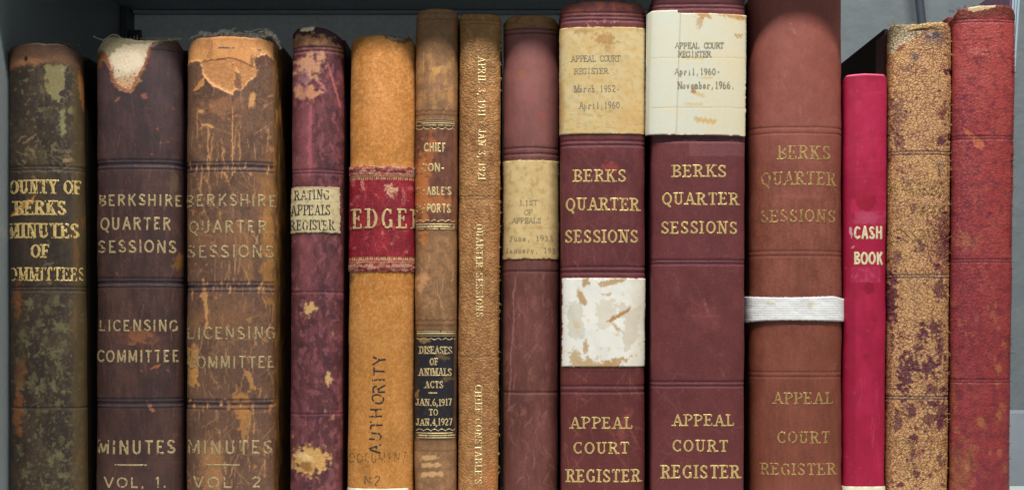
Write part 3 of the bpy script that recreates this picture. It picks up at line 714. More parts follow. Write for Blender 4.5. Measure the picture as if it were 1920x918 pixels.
    c.line(411, 90, 430, 90, 2.2, (92, 88, 96), 1, .5, 30, 101, fade=False); c.line(434, 90, 440, 90, 2, (92, 88, 96), .9, .5, 30, 101)
    c.line(470, 91, 502, 95, 1.8, (226, 176, 116), .9, .5, 30, 102); c.line(482, 92, 490, 93.5, 2, (84, 78, 84), .9, .5, 30, 103)
    for i in range(26): c.line(470 + i * 1.9, 102 + (i % 3) * 2, 471 + i * 1.9, 118 + (i * 7 % 9), 1.1, (98, 66, 54), .7, 1, 8, 200 + i)
    # right joint
    e = np.where(c.side > 0, 1, 0) + sm(510, 518, c.X) * (c.side == 0)
    c.mix(e * .9, (120, 84, 44)); c.mix(e * sm(.5, .7, c.n(8, 60, 4, 104)) * .8, (168, 116, 56)); c.mix(e * sm(.5, .7, c.n(5, 60, 4, 105)) * .7, (66, 44, 26))
B3 = Book('ledger_book', 'scuffed orange-brown book with frayed grey headband, Berkshire Quarter Sessions Minutes Vol. 2', (352, 350), (525, 518),
          [(0, 86), (.03, 76), (.1, 70), (.4, 68), (.8, 70), (.96, 76), (1, 84)], .012, p3, 'leather', (108, 78, 60), .48, 2.6, bmat='board_tan', seed=3, topnoise=.8, board_top=-6)
g = dict(T=.15, t=.12, serif=False, mono=True, wear=.28, weardir=lambda X, Y: .03 - .16 * sm(378, 350, X) - .05 * sm(480, 515, X))
for i, (tx, a, b_, y0, y1) in enumerate((('BERKSHIRE', 348, 519, 364, 387), ('QUARTER', 354, 501, 413, 437), ('SESSIONS', 350, 514, 459, 483),
        ('LICENSING', 350, 517, 612, 636), ('COMMITTEE', 350, 516, 667, 690), ('MINUTES', 350, 511, 825, 851), ('VOL. 2', 360, 490, 893, 914))):
    text(B3, tx, a, b_, y0, y1, 'dullgold', seed=40 + i, space=.16, **g)
strip_on(B3, rect_sdf(388, 869.5, 450, 872, .4), 'dullgold', 'lettering', bx=(384, 865, 455, 877))

def fibre_curves(book, spec, seed, r=.00035):
    """loose fibres: spec list of (px, py, dx, dy, wiggle, out) in photo pixels"""
    rs = np.random.RandomState(seed); out = []
    for px, py, dx, dy, wg, of in spec:
        n = 12; t = np.linspace(0, 1, n)
        x = px + dx * t + wg * np.sin(t * rs.uniform(4, 9) + rs.uniform(0, 6)) * t; y = py + dy * t + wg * np.cos(t * rs.uniform(4, 9) + rs.uniform(0, 6)) * t
        P = np.stack([(x - 960) * S * (D + book.y0) / D, book.y0 + .004 - of * S * t, ZC + (EYE - y) * S * (D + book.y0) / D], -1)
        out.append((book.local(P), r * (1 - .75 * t)))
    return out
# threads at the head of vol. 1
P = []
for k, pts in enumerate([[(228, 73), (216, 64), (204, 67), (192, 75), (182, 72), (174, 66)], [(232, 74), (222, 68), (211, 66), (200, 72), (190, 76)], [(226, 76), (219, 70), (208, 68)]]):
    q = np.array(pts, float); t = np.linspace(0, len(q) - 1, 26)
    x = np.interp(t, range(len(q)), q[:, 0]); y = np.interp(t, range(len(q)), q[:, 1]) + np.sin(t * 3 + k) * .8
    W3 = np.stack([(x - 960) * S * (D + .024) / D, np.full(26, .026) + .002 * k, ZC + (EYE - y) * S * (D + .024) / D], -1)
    P.append((B2.local(W3), np.linspace(.0005, .00028, 26)))
tubes('loose_thread', P, M['thread'], B2.root)
# fibrous headband of vol. 2
rs = np.random.RandomState(5); cur = []
hb = np.array([(352, 80), (362, 72), (384, 66), (404, 69), (420, 60), (440, 63), (470, 66), (488, 66), (505, 62), (516, 70), (524, 82)], float)
for i in range(90):
    a = rs.uniform(0, len(hb) - 2.5); L = rs.uniform(.8, 3.0); n = 18; t = np.clip(np.linspace(a, a + L, n), 0, len(hb) - 1)
    x = np.interp(t, range(len(hb)), hb[:, 0]); y = np.interp(t, range(len(hb)), hb[:, 1]) + rs.uniform(-3, 7) + np.cumsum(rs.normal(0, .35, n))
    yy = .016 + rs.uniform(-.004, .008) + np.cumsum(rs.normal(0, .0003, n))
    W3 = np.stack([(x - 960) * S * (D + .016) / D, yy, ZC + (EYE - y) * S * (D + .016) / D], -1)
    cur.append((B3.local(W3), np.full(n, rs.choice([.0004, .0007, .0022])) * (1 + .4 * np.sin(t * 9 + i)) * np.linspace(1, .4, n)))
for sx_, ex, sy_, ey in ((486, 504, 66, 54), (460, 500, 60, 57), (430, 444, 62, 54), (474, 508, 64, 60)):
    n = 14; t = np.linspace(0, 1, n); x = sx_ + (ex - sx_) * t; y = sy_ + (ey - sy_) * t + 2 * np.sin(t * 7)
    cur.append((B3.local(np.stack([(x - 960) * S * 1.015, .014 + 0 * t, ZC + (EYE - y) * S * 1.015], -1)), np.linspace(.0006, .0002, n)))
tubes('frayed_headband', cur, M['greyfibre'], B3.root)

tubes('frayed_edge', fibre_curves(B2, [(x, 72 + (x % 7) * .4, 6 * math.sin(x), -3 - (x % 5), 1.5, 3) for x in range(200, 340, 6)], 41, .0003), M['thread'], B2.root)
tubes('frayed_edge', fibre_curves(B1, [(x, 85 - 5 * math.sin((x - 18) / 134 * 3.1), 5 * math.sin(x), -1 - (x % 4), 1.2, 3) for x in range(30, 150, 5)], 42, .0003), M['board_tan'], B1.root)

# ------------------------------------------------------------------ 4 rating appeals register
def p4(c, b):
    leather(c, (62, 34, 37), (116, 62, 66), 111, .6, .25, .45)
    c.patch(.68, 20, 34, (128, 72, 78), .5, .06, 6, 112); c.patch(.66, 14, 26, (62, 34, 48), .6, .05, 6, 113, .03 * sm(600, 640, c.X))
    c.patch(.68, 12, 20, (148, 88, 92), .5, .05, 5, 114)
    c.mix(np.exp(-((c.X - 572) / 15.) ** 2) * sm(170, 230, c.Y) * (1 - sm(330, 350, c.Y)) * .65, (142, 78, 82))
    c.mix(np.exp(-((c.X - 574) / 14.) ** 2) * sm(430, 450, c.Y) * (1 - sm(540, 560, c.Y)) * .55, (138, 76, 80))
    c.blob(580, 122, 24, 26, (206, 150, 116), .8, 0, .8, 16, .3, 115); c.blob(574, 172, 26, 12, (206, 146, 106), .85, .1, .8, 12, .25, 116)
    c.blob(570, 148, 12, 16, (96, 58, 92), .6, 0, .8, 12, .4, 117); c.line(615, 118, 638, 200, 3.4, (178, 92, 92), .8, 2, 14, 118, .4)
    c.line(582, 200, 580, 330, 7, (186, 100, 112), .5, 3, 18, 119); c.line(594, 150, 612, 170, 5, (190, 118, 120), .7, 3, 9, 120)
    c.wear_spots(9, (548, 450, 640, 880), 1.5, 4, (186, 140, 98), .75, 121, 1.4, -.4); c.wear_spots(36, (548, 100, 640, 900), 3, 9, (138, 80, 84), .4, 122, 1.6)
    c.blob(581, 578, 11, 12, (210, 166, 110), .9, .4, .8, 9, .3, 123); c.blob(616, 710, 6, 11, (208, 164, 112), .9, 0, .6, 8, .3, 124)
    c.blob(582, 862, 34, 26, (206, 160, 96), .9, .1, .7, 11, .2, 125, -1); c.blob(574, 874, 12, 9, (128, 82, 40), .8, .3, .5, 6, .3, 126, -.6)
    c.blob(570, 856, 16, 7, (224, 190, 130), .7, .3, .6, 6, .3, 127, .5)
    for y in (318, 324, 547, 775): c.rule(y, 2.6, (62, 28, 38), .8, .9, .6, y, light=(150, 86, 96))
    t = c.topd
    c.mix((1 - sm(30, 38, t)) * .8, (140, 98, 66)); c.mix((1 - sm(30, 38, t)) * sm(.48, .62, c.n(12, 14, 4, 128)) * .7, (168, 122, 78))
    c.mix((1 - sm(12, 18, t + (c.n(12, 9, 4, 129) - .5) * 22)) , (58, 24, 34), .3)
    c.poly([(562, 46), (590, 46), (590, 57), (576, 59), (564, 57)], (222, 206, 170), 1, 2, 6, .8, 130); c.poly([(612, 48), (624, 48), (622, 54)], (216, 190, 150), .9, 1, 6, .8, 131)
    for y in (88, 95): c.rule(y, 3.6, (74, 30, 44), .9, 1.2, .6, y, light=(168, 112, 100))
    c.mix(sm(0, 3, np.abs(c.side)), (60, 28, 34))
B4 = Book('ledger_book', 'mottled maroon book with handwritten paper label reading Rating Appeals Register', (549, 544), (646, 642),
          [(0, 58), (.1, 52), (.4, 50), (.65, 54), (.85, 62), (1, 72)], .020, p4, 'leather', (92, 50, 52), .6, 2.1, bmat='board', seed=4, topnoise=1.0)
def pl4(c):
    c.patch(.5, 20, 20, (196, 178, 134), .6, .2, 4, 132); c.patch(.62, 8, 10, (150, 124, 92), .5, .08, 5, 133)
    c.mix(1 - sm(0, 4, c.Y - 351), (170, 140, 110)); c.mix(sm(608, 636, c.X) * .4, (178, 158, 118))
    for q in (378, 406, 432): c.rule(q, .9, (150, 136, 110), .5, 0)
L4 = label_patch(B4, B4, 'paper_label', rect_sdf(545.5, 350, 637, 436, 1.3, 9, 134), (542, 346, 641, 440), (208, 192, 150), pl4, cell=1.3)
g = dict(T=.12, t=.07, wear=.28, off=.00072, emb=.00003, parent=L4, name='handwritten_text', wob=.05, jit=.8, book=B4)
text(B4, 'RATING', 553, 617, 356, 374, 'pen', seed=60, **g); text(B4, 'APPEALS', 547, 620, 384, 403, 'pen', seed=61, **g)
text(B4, 'REGISTER', 546, 626, 412, 431, 'pen', seed=62, **g)

# ------------------------------------------------------------------ 5 ledger
def p5(c, b):
    c.mix(sm(.4, .7, c.n(40, 60, 5, 141)) * .5, (206, 142, 78)); c.mix(sm(.45, .75, c.n(30, 70, 5, 142)) * .45, (160, 106, 48))
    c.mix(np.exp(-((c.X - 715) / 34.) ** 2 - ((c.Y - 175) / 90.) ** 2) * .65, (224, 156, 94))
    c.mix(sm(.5, .7, c.n(9, 9, 4, 143)) * .3, (226, 172, 112)); c.mix(sm(.5, .7, c.n(6, 7, 4, 144)) * .3, (150, 98, 46))
    c.mix(sm(500, 620, c.Y) * .35, (186, 132, 72))
    c.blob(658, 522, 5, 9, (96, 74, 40), .8, 0, .6, 8, .4, 145)
    t = c.topd; c.mix((1 - sm(4, 22, t + (c.n(12, 12, 3, 146) - .5) * 8)) * .6, (152, 116, 62))
    for q in range(5): c.blob(682 + q * 3, 868 + q * 10, 12, 6, (96, 70, 40), .22, .5, .8, 8, .5, 147 + q)
    c.blob(740, 830, 26, 26, (140, 98, 50), .35, 0, .8, 14, .6, 158)
    c.mul(1 + .5 * (c.n(3.2, 3.2, 2, 149) - .5))
    c.poly([(712, 50), (790, 50), (790, 70), (768, 76), (752, 81), (736, 79), (722, 72)], (96, 66, 40), .95, 3, 7, 1, 1401, -1.5)
    c.poly([(724, 50), (766, 50), (764, 72), (750, 76), (736, 75), (728, 70)], (134, 134, 128), .95, 3, 7, 1, 1402, -.5)
    c.mix((1 - sm(8, 46, t + (c.n(20, 20, 4, 1461) - .5) * 30)) * .35, (128, 88, 46)); c.scratches(30, (660, 90, 774, 900), 6, 30, 1, (152, 102, 54), .4, (60, 120), 1462, 2)
    for q in (318, 500): c.h += 1.2 * np.exp(-((c.Y - q) / 10) ** 2)
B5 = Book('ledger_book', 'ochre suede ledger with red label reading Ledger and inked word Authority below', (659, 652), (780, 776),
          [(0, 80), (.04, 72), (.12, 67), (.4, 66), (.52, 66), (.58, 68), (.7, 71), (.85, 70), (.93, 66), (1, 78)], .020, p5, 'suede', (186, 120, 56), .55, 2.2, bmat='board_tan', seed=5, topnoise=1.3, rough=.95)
def pl5(c):
    c.mix(sm(.4, .7, c.n(30, 40, 4, 151)) * .5, (176, 44, 52)); c.mix(sm(.45, .7, c.n(10, 14, 4, 152)) * .45, (108, 20, 34))
    c.k[:] = .5
    c.scratches(60, (655, 340, 778, 480), 5, 30, 1.3, (196, 84, 84), .6, (60, 150), 153, 3); c.wear_spots(30, (655, 330, 778, 500), 1.5, 4, (204, 120, 110), .7, 154)
    c.blob(733, 356, 10, 11, (216, 164, 130), .95, 0, .8, 7, .25, 155, -.6); c.line(680, 336, 683, 356, 6, (208, 138, 124), .8, 2, 8, 156); c.blob(662, 340, 4, 9, (206, 90, 90), .8, seed=157)
    c.line(754, 350, 758, 380, 4, (202, 110, 100), .7, 3, 8, 158)
    edge = np.minimum(c.Y - 312, 508 - c.Y)
    c.mix((1 - sm(12, 22, edge + (c.n(14, 8, 4, 159) - .5) * 14)) * sm(.42, .55, c.n(12, 5, 4, 160)) * .8, (206, 160, 138))
    for y in (315, 326, 330, 487, 491, 500): c.rule(y, 2.0, (206, 172, 116), .75, -.5, .5, y)
    for y, s_ in ((334, 1), (484, -1)):
        m = (np.abs(c.Y - y) < 2.2) & (np.sin(c.X * 1.55) > -.1); c.mix(m * .8, (214, 182, 128), -.3)
    c.mix(((edge < 10) & (edge > 1)) * sm(.55, .6, c.n(10, 8, 3, 161)) * .8, (120, 24, 40))
L5 = label_patch(B5, B5, 'leather_label', rect_sdf(648, 311, 790, 508, 1.5, 12, 162, tilt=.008), (646, 306, 785, 512), (140, 32, 42), pl5, 'redgoat', 1.2, .0006, .45, thick=.0006)
text(B5, 'LEDGER', 637, 790, 391, 428, 'palegold', T=.14, t=.075, space=.36, wear=.3, seed=63, off=.001, clip=(655, 776), parent=L5, book=B5,
     weardir=lambda X, Y: .06 - .3 * sm(765, 775, X) - .12 * sm(672, 660, X))
g = dict(mono=True, serif=False, wob=.16, emb=.00002, name='handwritten_text')
text(B5, 'AUTHORITY', 850, 662, 690, 714, 'pen', T=.13, wear=.34, seed=64, rot=-90, slope=.05, jit=2.2, **g)
text(B5, 'DOCUMENT', 655, 764, 848, 866, 'pencil', T=.09, wear=.5, seed=65, jit=1.5, **g)
text(B5, 'N2', 682, 712, 890, 908, 'pencil', T=.14, wear=.45, seed=66, jit=1.5, **g)
def plw(c): c.mix(sm(.4, .7, c.n(12, 12, 4, 168)) * .4, (214, 204, 176))
label_patch(B5, B5, 'paper_label', rect_sdf(653, 915, 765, 975, .5, 10, 167), (650, 911, 768, 980), (232, 226, 204), plw, cell=2.2)
tubes('torn_edge_fibre', fibre_curves(B5, [(x, 69 + (i % 3) * 3, 5 * math.sin(i * 7), -3 - (i % 4), 1.5, 2) for i, x in enumerate(range(722, 774, 3))], 3, .0004), M['board_tan'], B5.root)

# ------------------------------------------------------------------ 6 diseases of animals acts
def scal(c, y, up, colr, a=.9, A=2.6, P=13., w=1.1):
    m = 1 - sm(w * .5, w * .5 + .9, np.abs(c.Y - (y + up * A * np.abs(np.sin((c.X - 780) * math.pi / P)))) * .8)
    c.mix(m * a, colr, -.4)
def p6(c, b):
    leather(c, (112, 78, 52), (168, 122, 84), 171, .5, .2, .25)
    c.mix(sm(.6, .8, c.n(16, 30, 4, 172)) * .4, (180, 134, 90)); c.mix((1 - sm(100, 200, c.Y)) * .3, (124, 92, 52))
    c.blob(818, 140, 20, 28, (168, 120, 84), .5, 0, .8, 14, .5, 173); c.poly([(806, 128), (830, 124), (824, 136), (816, 142)], (196, 150, 84), .9, 3, 7, 1, 174)
    c.wear_spots(22, (785, 100, 855, 200), 2, 8, (190, 140, 82), .6, 175, 2.2); c.blob(790, 528, 12, 16, (206, 150, 102), .75, .1, .7, 10, .35, 176)
    c.blob(800, 500, 4, 30, (196, 142, 96), .6, .2, .6, 10, .4, 177); c.patch(.66, 20, 12, (110, 84, 64), .5, .05, 4, 178)
    c.scratches(24, (782, 50, 856, 600), 10, 50, 1.6, (192, 146, 100), .6, (60, 120), 179, 3)
    for i, y in enumerate((857, 871, 888)): c.poly([(792 - i * 2, y - 3), (816 + i * 5, y - 5), (824 + i * 4, y), (818 + i * 4, y + 4), (790, y + 5)], (206, 160, 112), .8, 2.5, 9, 1.5, 180 + i, .3)
    dk = (92, 58, 38)
    scal(c, 34, 1, dk, .7); scal(c, 206, 1, dk, .8); scal(c, 602, -1, dk, .8); scal(c, 843, 1, dk, .6)
    c.mix(np.exp(-((c.Y - 214) / 8) ** 2) * .4, (112, 76, 48)); c.mix(np.exp(-((c.Y - 612) / 7) ** 2) * .4, (96, 64, 40)); c.mix(np.exp(-((c.Y - 828) / 7) ** 2) * .5, (112, 76, 50))
    for y in (216, 610, 826, 24): c.rule(y, 2.2, dk, .7, .8, .4, y)
    # upper brown label
    m = (c.Y > 224) & (c.Y < 430); c.mix(m * .95, (104, 62, 48), .5); c.mix(m * sm(.45, .7, c.n(8, 30, 4, 184)) * .5, (128, 84, 62)); c.mix(m * sm(.5, .75, c.n(14, 20, 4, 183)) * .5, (74, 44, 36))
    c.blob(792, 365, 13, 75, (184, 110, 58), .9, 0, .9, 13, .3, 185, -.6); c.blob(806, 290, 8, 40, (172, 100, 54), .7, .1, .9, 10, .4, 186, -.4)
    c.blob(824, 378, 24, 14, (176, 106, 58), .75, 0, .9, 9, .35, 187, -.4); c.blob(786, 400, 6, 12, (110, 62, 34), .7, 0, .6, 8, .4, 188)
    for y0, y1 in ((224, 240), (415, 431), (618, 632), (810, 823)):
        c.mix(((c.Y > y0) & (c.Y < y1)) * .85, ((84, 56, 40) if y0 < 500 else (44, 38, 34)), .3)
    # lower near-black label
    m = (c.Y > 629) & (c.Y < 812); c.mix(m * .97, (27, 29, 38), .5, .4); c.mix(m * sm(.55, .8, c.n(8, 10, 4, 189)) * .35, (66, 58, 48))
    c.blob(794, 637, 11, 5, (150, 116, 64), .85, .1, .6, 6, .3, 190, -.6); c.blob(828, 668, 12, 5, (112, 92, 58), .7, .3, .9, 5, .4, 191, -.4); c.blob(838, 710, 9, 5, (112, 92, 58), .6, 0, .9, 5, .4, 192)
    c.line(780, 745, 786, 730, 4, (150, 116, 70), .7, 2, 6, 193)
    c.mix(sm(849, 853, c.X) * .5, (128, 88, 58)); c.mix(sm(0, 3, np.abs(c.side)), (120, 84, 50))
B6 = Book('ledger_book', 'slim tan book with brown Chief Constable label and black Diseases of Animals Acts label', (780, 777), (860, 856),
          [(0, 22), (.1, 18), (.5, 16), (.9, 17), (1, 22)], .022, p6, 'smooth', (134, 99, 66), .6, 2.2, bmat='board_tan', seed=6, topnoise=.4)
def rules6(ys, sc_):
    def f(X, Y):
        d = np.full(X.shape, 1e3)
        for y, w in ys: d = np.minimum(d, np.abs(Y - y) - w / 2)
        for y, up in sc_: d = np.minimum(d, (np.abs(Y - (y + up * 3.4 * np.abs(np.sin((X - 781) * math.pi / 13.5)))) - .75) * .8)
        return np.maximum(d, np.maximum(781 - X, X - 853))
    return f
for ys, sc_, y0, y1 in (([(227.5, 1.4), (231, 2.6), (235, 1.0)], [(239, 1)], 224, 246), ([(420, 1.0), (425, 2.6), (429, 1.4)], [(415.5, -1)], 408, 433),
                        ([(620.5, 1.4), (624.5, 2.8), (629, 1.0)], [(633, 1)], 617, 640), ([(811, 1.0), (815.5, 2.8), (820, 1.4)], [(807, -1)], 800, 823)):
    strip_on(B6, rules6(ys, sc_), 'palegold', 'gilt_rule', .5, bx=(779, y0, 855, y1), wear=.2, seed=int(y0))
g = dict(serif=False, mono=True, T=.17, seed=70, space=.1)
wl6 = lambda X, Y: .05 - .4 * sm(806, 796, X)
text(B6, 'CHIEF', 795, 836, 268, 285, 'palegold', wear=.2, **g); text(B6, 'CON-', 790, 833, 306, 322, 'palegold', wear=.22, weardir=wl6, **g)
text(B6, "STABLE'S", 782, 846, 350, 366, 'palegold', wear=.22, weardir=wl6, **g); text(B6, 'REPORTS', 781, 845, 382, 399, 'palegold', wear=.22, weardir=wl6, **g)
g = dict(T=.17, t=.1, wear=.2, space=.08, cell=.42)
for i, (tx, a, b_, y0, y1) in enumerate((('DISEASES', 786, 847, 649, 663), ('OF', 806, 821, 671, 684), ('ANIMALS', 786, 847, 690, 704), ('ACTS', 797, 831, 714, 727),
        ('JAN.6,1917', 781, 847, 747, 760), ('TO', 804, 821, 766, 778), ('JAN.4,1927', 781, 848, 784, 797))):
    text(B6, tx, a, b_, y0, y1, 'palegold', seed=80 + i, **g)
strip_on(B6, rect_sdf(803, 735, 820, 737, .2), 'palegold', 'lettering', .5, bx=(800, 732, 823, 740), wear=.1)

# ------------------------------------------------------------------ 7 tan, title running down
def p7(c, b):
    leather(c, (122, 80, 42), (184, 132, 78), 201, .5, .2, .35); c.mix((1 - sm(100, 180, c.Y)) * .4, (136, 106, 62)); c.mix(sm(330, 420, c.Y) * .3, (170, 118, 70))
    c.mix(sm(.55, .75, c.n(14, 24, 4, 202)) * .4, (196, 146, 90)); c.mix(sm(.55, .75, c.n(10, 20, 4, 203)) * .4, (112, 74, 38))
    c.h += (c.n(7, 6, 4, 204) - .5) * .5 + (c.n(4, 3, 3, 205) - .5) * .3
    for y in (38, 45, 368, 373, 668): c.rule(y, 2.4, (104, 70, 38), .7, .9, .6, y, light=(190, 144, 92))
    c.blob(930, 440, 5, 90, (150, 92, 48), .5, 0, .7, 12, .5, 206); c.mix(np.exp(-((c.X - 920) / 12.) ** 2 - ((c.Y - 900) / 40.) ** 2) * .4, (196, 112, 56))
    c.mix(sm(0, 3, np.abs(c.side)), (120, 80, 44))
B7 = Book('ledger_book', 'narrow tan calf book with title stamped lengthwise down the spine, Quarter Sessions Chief Constables', (862, 859), (940, 934),
          [(0, 30), (.08, 26), (.5, 26), (.92, 27), (1, 31)], .022, p7, 'calf', (156, 108, 62), .5, 2.5, bmat='board_tan', seed=7, topnoise=.5)
g = dict(T=.16, t=.11, wear=.2, rot=90, space=.18, emb=.0003)
text(B7, 'APRIL 3, 1911 - JAN 3, 1921', 108, 338, 911, 896, 'palegold', seed=90, **g)
text(B7, 'QUARTER SESSIONS', 421, 594, 906, 892, 'palegold', seed=91, **g)
text(B7, "CHIEF CONSTABLE'S", 721, 907, 904, 890, 'palegold', seed=92, **g)
rs = np.random.RandomState(8)
tubes('frayed_edge', fibre_curves(B7, [(938 - 4 * y / 918, y, rs.uniform(-1, 4), rs.uniform(-5, 5), 1.5, 8) for y in rs.uniform(60, 900, 60)], 4, .00028), M['tanfibre'], B7.root)

# ------------------------------------------------------------------ 8 list of appeals
def lines3(c, ys, colr, light, w=3.2, d=1.3):
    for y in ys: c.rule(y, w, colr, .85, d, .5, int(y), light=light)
def p8(c, b):
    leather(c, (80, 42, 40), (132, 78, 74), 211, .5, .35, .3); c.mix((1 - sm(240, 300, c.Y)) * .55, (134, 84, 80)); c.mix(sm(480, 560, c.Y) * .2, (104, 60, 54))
    c.mix(np.exp(-((c.X - 992) / 28.) ** 2 - ((c.Y - 150) / 60.) ** 2) * .5, (164, 104, 98))  # lit middle of the upper spine, put into the colour
    c.blob(980, 139, 8, 7, (158, 98, 66), .6, 0, .7, 6, .3, 212); c.blob(1020, 134, 6, 6, (150, 90, 70), .5, 0, .7, 6, .3, 213)
    c.blob(1018, 218, 9, 8, (150, 74, 72), .6, .5, .8, 7, .3, 214); c.blob(1000, 180, 5, 4, (160, 74, 76), .6, 0, .7, 6, .3, 215)
    c.scratches(60, (950, 500, 1040, 900), 6, 40, 1.4, (156, 104, 92), .5, (40, 140), 216, 3); c.wear_spots(24, (950, 520, 1040, 860), 2, 7, (146, 88, 76), .5, 217, 1.5)
    c.line(966, 520, 954, 770, 1.8, (166, 120, 106), .5, 3, 30, 218, fade=False)
    t = c.topd; c.mix((1 - sm(20, 24, t + (c.n(20, 20, 3, 219) - .5) * 5)), (134, 98, 56)); c.mix((1 - sm(20, 24, t)) * sm(.5, .7, c.n(14, 10, 4, 220)) * .5, (92, 62, 36))
    lines3(c, (54, 62, 277, 288, 508, 735), (62, 28, 32), (150, 98, 90)); c.rule(512, 2, (62, 28, 32), .6, .5); c.rule(282, 2.5, (84, 44, 44), .6, .5)
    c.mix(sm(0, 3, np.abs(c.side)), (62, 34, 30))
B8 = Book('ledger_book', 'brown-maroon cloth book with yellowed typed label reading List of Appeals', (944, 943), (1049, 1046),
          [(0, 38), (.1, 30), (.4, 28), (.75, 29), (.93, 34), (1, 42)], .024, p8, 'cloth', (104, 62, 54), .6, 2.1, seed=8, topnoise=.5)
def pl8(c):
    c.mix(sm(.35, .7, c.n(24, 24, 4, 221)) * .5, (196, 166, 112)); c.mix(sm(.55, .75, c.n(10, 14, 5, 222)) * .5, (172, 136, 84))
    c.mix(np.minimum(1 - sm(0, 14, c.X - 943), 1) * .5, (160, 130, 84)); c.mix(sm(1026, 1046, c.X) * .4, (170, 140, 92)); c.mix(sm(425, 485, c.Y) * .3, (178, 148, 100))
    c.rule(428, 1, (160, 130, 90), .6, .3); c.scratches(14, (948, 305, 1040, 480), 5, 25, 1, (150, 120, 80), .5, (0, 180), 223, 2, 0)
L8 = label_patch(B8, B8, 'paper_label', rect_sdf(943, 300, 1047, 485, .9, 12, 224), (940, 296, 1050, 489), (208, 182, 130), pl8, cell=1.5)
g = dict(T=.115, t=.115, mono=True, wear=.2, off=.00072, emb=.00002, parent=L8, book=B8, name='typed_text', track=.8, cell=.36)
text(B8, 'LIST', 975, 1008, 375, 385, 'ink', seed=100, **g); text(B8, 'OF', 983, 999, 393, 403, 'ink', seed=101, **g); text(B8, 'APPEALS', 961, 1015, 408, 418, 'ink', seed=102, **g)
text(B8, 'June, 1933', 955, 1036, 441, 452, 'ink', seed=103, **g); text(B8, 'January, 195', 948, 1041, 464, 474, 'ink', seed=104, **g)

# ------------------------------------------------------------------ 9, 10, 11 berks quarter sessions appeal court registers
def p9(c, b):
    leather(c, (80, 34, 38), (120, 62, 60), 231, .4, .2, .26); c.mix(sm(470, 560, c.Y) * .5, (96, 44, 38))
    c.scratches(90, (1056, 270, 1204, 900), 8, 40, 1.4, (140, 80, 76), .35, (20, 160), 232, 2); c.scratches(40, (1056, 480, 1204, 900), 10, 45, 2, (150, 86, 78), .4, (20, 80), 233, 3)
    c.wear_spots(120, (1056, 270, 1204, 900), .7, 2, (150, 88, 80), .4, 2331); c.wear_spots(14, (1056, 560, 1204, 900), 3, 9, (126, 68, 62), .4, 2332, 1.5)
    c.blob(1146, 314, 16, 9, (156, 62, 54), .6, .2, .8, 8, .3, 234, .4); c.blob(1168, 800, 9, 30, (150, 76, 70), .5, .3, .8, 12, .5, 235)
    t = c.topd; c.mix((1 - sm(22, 34, t)) * .6, (102, 54, 46)); c.mix((1 - sm(26, 38, t)) * sm(.5, .68, c.n(14, 12, 5, 236)) * .7, (142, 74, 52))
    c.wear_spots(10, (1092, 36, 1160, 48), 1.4, 3, (216, 120, 124), .9, 237)
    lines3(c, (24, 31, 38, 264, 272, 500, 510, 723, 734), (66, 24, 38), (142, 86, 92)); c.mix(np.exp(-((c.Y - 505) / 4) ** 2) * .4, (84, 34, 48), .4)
    for y in (255, 694): c.rule(y, 5, (76, 30, 40), .4, 0)
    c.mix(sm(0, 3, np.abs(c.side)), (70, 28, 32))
B9 = Book('ledger_book', 'maroon Berks Quarter Sessions register with typed label March 1952 and a blank white stained label', (1050, 1052), (1210, 1208),
          [(0, 16), (.06, 6), (.3, 2), (.7, 3), (.94, 6), (1, 16)], -.008, p9, 'smooth', (98, 46, 48), .30, 2.9, seed=9, topnoise=.4)
def pl9(c):
    c.mix(sm(.35, .7, c.n(34, 34, 4, 241)) * .5, (202, 170, 110)); c.mix(sm(.5, .75, c.n(10, 10, 5, 242)) * .45, (188, 150, 92)); c.mix(sm(1120, 1200, c.X) * sm(120, 240, c.Y) * .5, (204, 158, 92))
    c.blob(1134, 74, 18, 10, (168, 124, 70), .75, .2, .9, 8, .3, 243); c.blob(1092, 58, 16, 5, (160, 120, 72), .6, 0, .9, 7, .4, 244); c.blob(1140, 88, 8, 10, (172, 130, 76), .6, 0, .9, 7, .4, 245)
    c.mix((1 - sm(52, 62, c.Y + (c.n(14, 8, 3, 246) - .5) * 10)) * .5, (176, 144, 92)); c.wear_spots(40, (1050, 60, 1205, 245), .8, 2, (150, 112, 64), .6, 247)
    c.blob(1054, 200, 6, 50, (188, 150, 96), .7, 0, .8, 12, .4, 248); c.scratches(16, (1055, 210, 1200, 245), 5, 30, 1, (160, 126, 78), .6, (-20, 20), 249, 2, 0)
    c.rule(208, .9, (184, 152, 100), .6, .3, 1, x1=1110)
L9 = label_patch(B9, B9, 'paper_label', rect_sdf(1047, 51, 1209, 251, 1.0, 12, 250), (1045, 46, 1212, 256), (204, 184, 138), pl9, cell=1.5)
g = dict(T=.115, t=.115, mono=True, wear=.2, off=.00072, emb=.00002, parent=L9, book=B9, name='typed_text', track=.8, cell=.36)
text(B9, 'APPEAL COURT', 1072, 1163, 104, 116, 'ink', seed=110, **g); text(B9, 'REGISTER', 1077, 1140, 128, 139, 'ink', seed=111, **g)
text(B9, 'March,1952-', 1078, 1162, 160, 173, 'ink', seed=112, **g); text(B9, 'April,1960.', 1086, 1170, 191, 204, 'ink', seed=113, **g)
